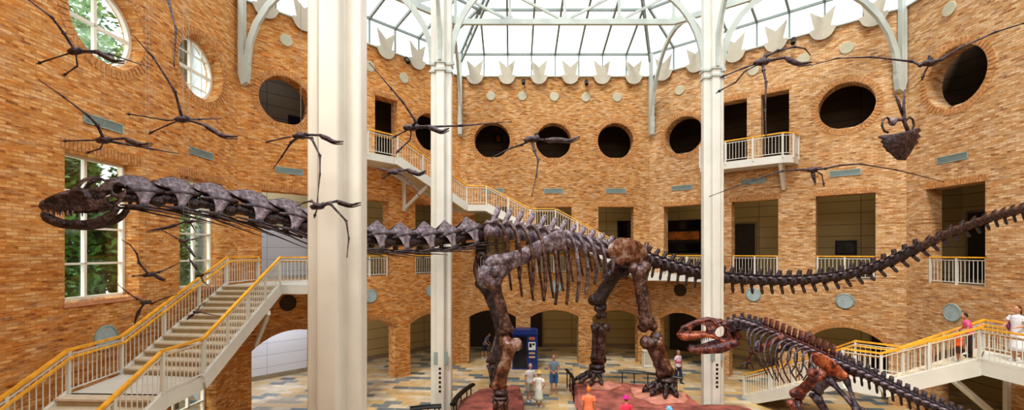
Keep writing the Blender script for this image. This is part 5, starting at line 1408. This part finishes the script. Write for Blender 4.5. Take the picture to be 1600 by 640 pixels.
    if hat:
        q = MB(); q.lathe([(.155,.045),(.155,.055),(.098,.065),(.092,.13),(.06,.155),(.001,.158)], hc, 20); q.build('hat', cloth(hat), root, m, True)
    if bag:
        q = MB(); q.ball(ln((-.02,-.22,1.08)), (.10,.07,.14)); q.tube([ln((.0,-.2,1.2)),ln((.1,-.06,1.40)),ln((0,.10,1.47)),ln((-.1,-.06,1.38)),ln((-.04,-.2,1.2))], .014, 6); q.build('bag', cloth(bag), root, m, True)
    return root
rad = math.radians
person((.79,19.5,0), rad(-70), 1.68, 'grey-haired person in white polo shirt and khaki shorts beside the left rock base', (.70,.71,.74), (.36,.36,.30), 'shorts', (.32,.31,.30), shoe=(.55,.62,.68), lean=.08)
person((1.14,18.75,0), rad(70), 1.52, 'person in yellow straw hat, white shirt and pale skirt, seen from behind', (.76,.76,.76), (.55,.60,.55), 'skirt', (.35,.30,.22), hat=(.72,.50,.18), arms='akimbo')
person((1.95,20.6,0), rad(-95), 1.80, 'person in blue-grey tee and blue shorts with clasped hands, standing alone', (.22,.30,.38), (.05,.15,.36), 'shorts', (.30,.16,.10), 'clasp', shoe=(.45,.22,.14))
person((-1.72,27.4,0), rad(-20), 1.66, 'person in dark clothes bending forward inside the leftmost front arch', (.12,.15,.25), (.02,.025,.05), 'shorts', (.03,.02,.02), 'forward', lean=.45, step=.12)
person((8.35,22.2,0), rad(-60), 1.66, 'person in pink and white striped top and dark trousers near the right column', (.72,.58,.66), (.02,.035,.09), 'trousers', (.30,.20,.14), step=.14, stripe=(.62,.12,.28), shoe=(.03,.03,.03))
person((2.76,15.9,0), rad(80), 1.74, 'person in orange shirt at the bottom edge, in front of the wide rock base', (.88,.24,.12), (.80,.22,.12), 'shorts', (.75,.22,.05), step=.1)
person((3.98,15.4,0), rad(100), 1.56, 'person in hot pink and red top with magenta cap at the bottom edge', (.75,.05,.12), (.10,.05,.12), 'shorts', (.2,.05,.1), hat=(.62,.02,.28))
person((5.30,14.9,0), rad(60), 1.36, 'child with sky blue cap at the very bottom edge of the photo', (.3,.5,.7), (.1,.1,.15), 'shorts', (.1,.06,.04), hat=(.18,.50,.75))
person((14.80,14.27,3.2), rad(150), 1.42, 'person in hot pink shirt and dark trousers on the right stair', (.85,.12,.30), (.05,.035,.035), 'trousers', (.02,.015,.015), 'forward', lean=.2, shoe=(.04,.04,.04))
person((14.46,14.28,3.04), rad(170), 1.02, 'small child in bright orange top on the right stair', (.92,.13,.02), (.12,.04,.03), 'shorts', (.10,.04,.02))
person((15.6,13.62,3.2), rad(185), 1.74, 'person in white top and white skirt with purple bag at the right edge', (.74,.74,.80), (.76,.76,.80), 'skirt', (.09,.05,.03), 'forward', bag=(.25,.06,.20), long_hair=True)
# ------------------------------------------------------------------ camera, sky, light
cam = bpy.data.cameras.new('camera'); co = bpy.data.objects.new('camera', cam); COL.objects.link(co)
co.location = (0, 0, CZ); co.rotation_euler = (PI/2, 0, 0)
cam.sensor_fit = 'HORIZONTAL'; cam.sensor_width = 36; cam.lens = F/1600*36; cam.shift_y = (HY-320)/1600; cam.clip_end = 300; cam.clip_start = 0.05
scene.camera = co
wd = bpy.data.worlds.new('sky'); scene.world = wd; wd.use_nodes = True
bg = wd.node_tree.nodes['Background']; bg.inputs[0].default_value = (0.95, 0.985, 1.0, 1); bg.inputs[1].default_value = 2.2
sun = bpy.data.lights.new('sun', 'SUN'); sun.energy = 3.0; sun.angle = math.radians(12); sun.color = (1.0, 0.95, 0.86)
so = bpy.data.objects.new('sun', sun); COL.objects.link(so); so.rotation_euler = (math.radians(28), math.radians(-14), 0)
scene.view_settings.view_transform = 'Standard'; scene.view_settings.look = 'Medium High Contrast'; scene.view_settings.exposure = -0.2; scene.view_settings.gamma = 1
def area(loc, rot, size, e, col):
    l = bpy.data.lights.new('area', 'AREA'); l.energy = e; l.size = size[0]; l.shape = 'RECTANGLE'; l.size_y = size[1]; l.color = col
    o = bpy.data.objects.new('fill_light', l); COL.objects.link(o); o.location = loc; o.rotation_euler = rot
p = DL.pt(2.6, 4.85, -2.6); area(p, (0,0,rad(45)), (3.5,2), 240, (.80,.88,1.0))  # this and the next two: cool fill added for light from outside windows
p = DL.pt(2.4, 10.6, -2.6); area(p, (0,0,rad(45)), (3.0,2), 120, (.80,.88,1.0))
p = DL.pt(2.4, 16.1, -2.6); area(p, (0,0,rad(45)), (3.0,2), 60, (.75,.88,1.0))
for fc, us in ((DL,(6.0,9.5)),(FR,(2.0,5.6,9.2)),(DR,(2.0,5.8,9.3)),(SR,(2.5,))):
    for u in us:
        area(fc.pt(u,4.9,-2.8), (0,0,0), (1.2,1.2), 14, (1.0,.82,.50)); area(fc.pt(u,10.7,-2.8), (0,0,0), (1.0,1.0), 12, (1.0,.84,.55))  # warm fill lamps added to brighten the galleries
area((2.6,-1.1,14.2), (rad(62),0,0), (9,2.5), 900, (1.0,.96,.9)); area((-6.9,2.2,12.5), (rad(55),0,rad(-10)), (4,2), 260, (1.0,.93,.84))  # soft fill lamps added high up near the viewer, outside the galleries
scene.cycles.max_bounces = 8; scene.cycles.transparent_max_bounces = 16
scene.cycles.use_adaptive_sampling = True
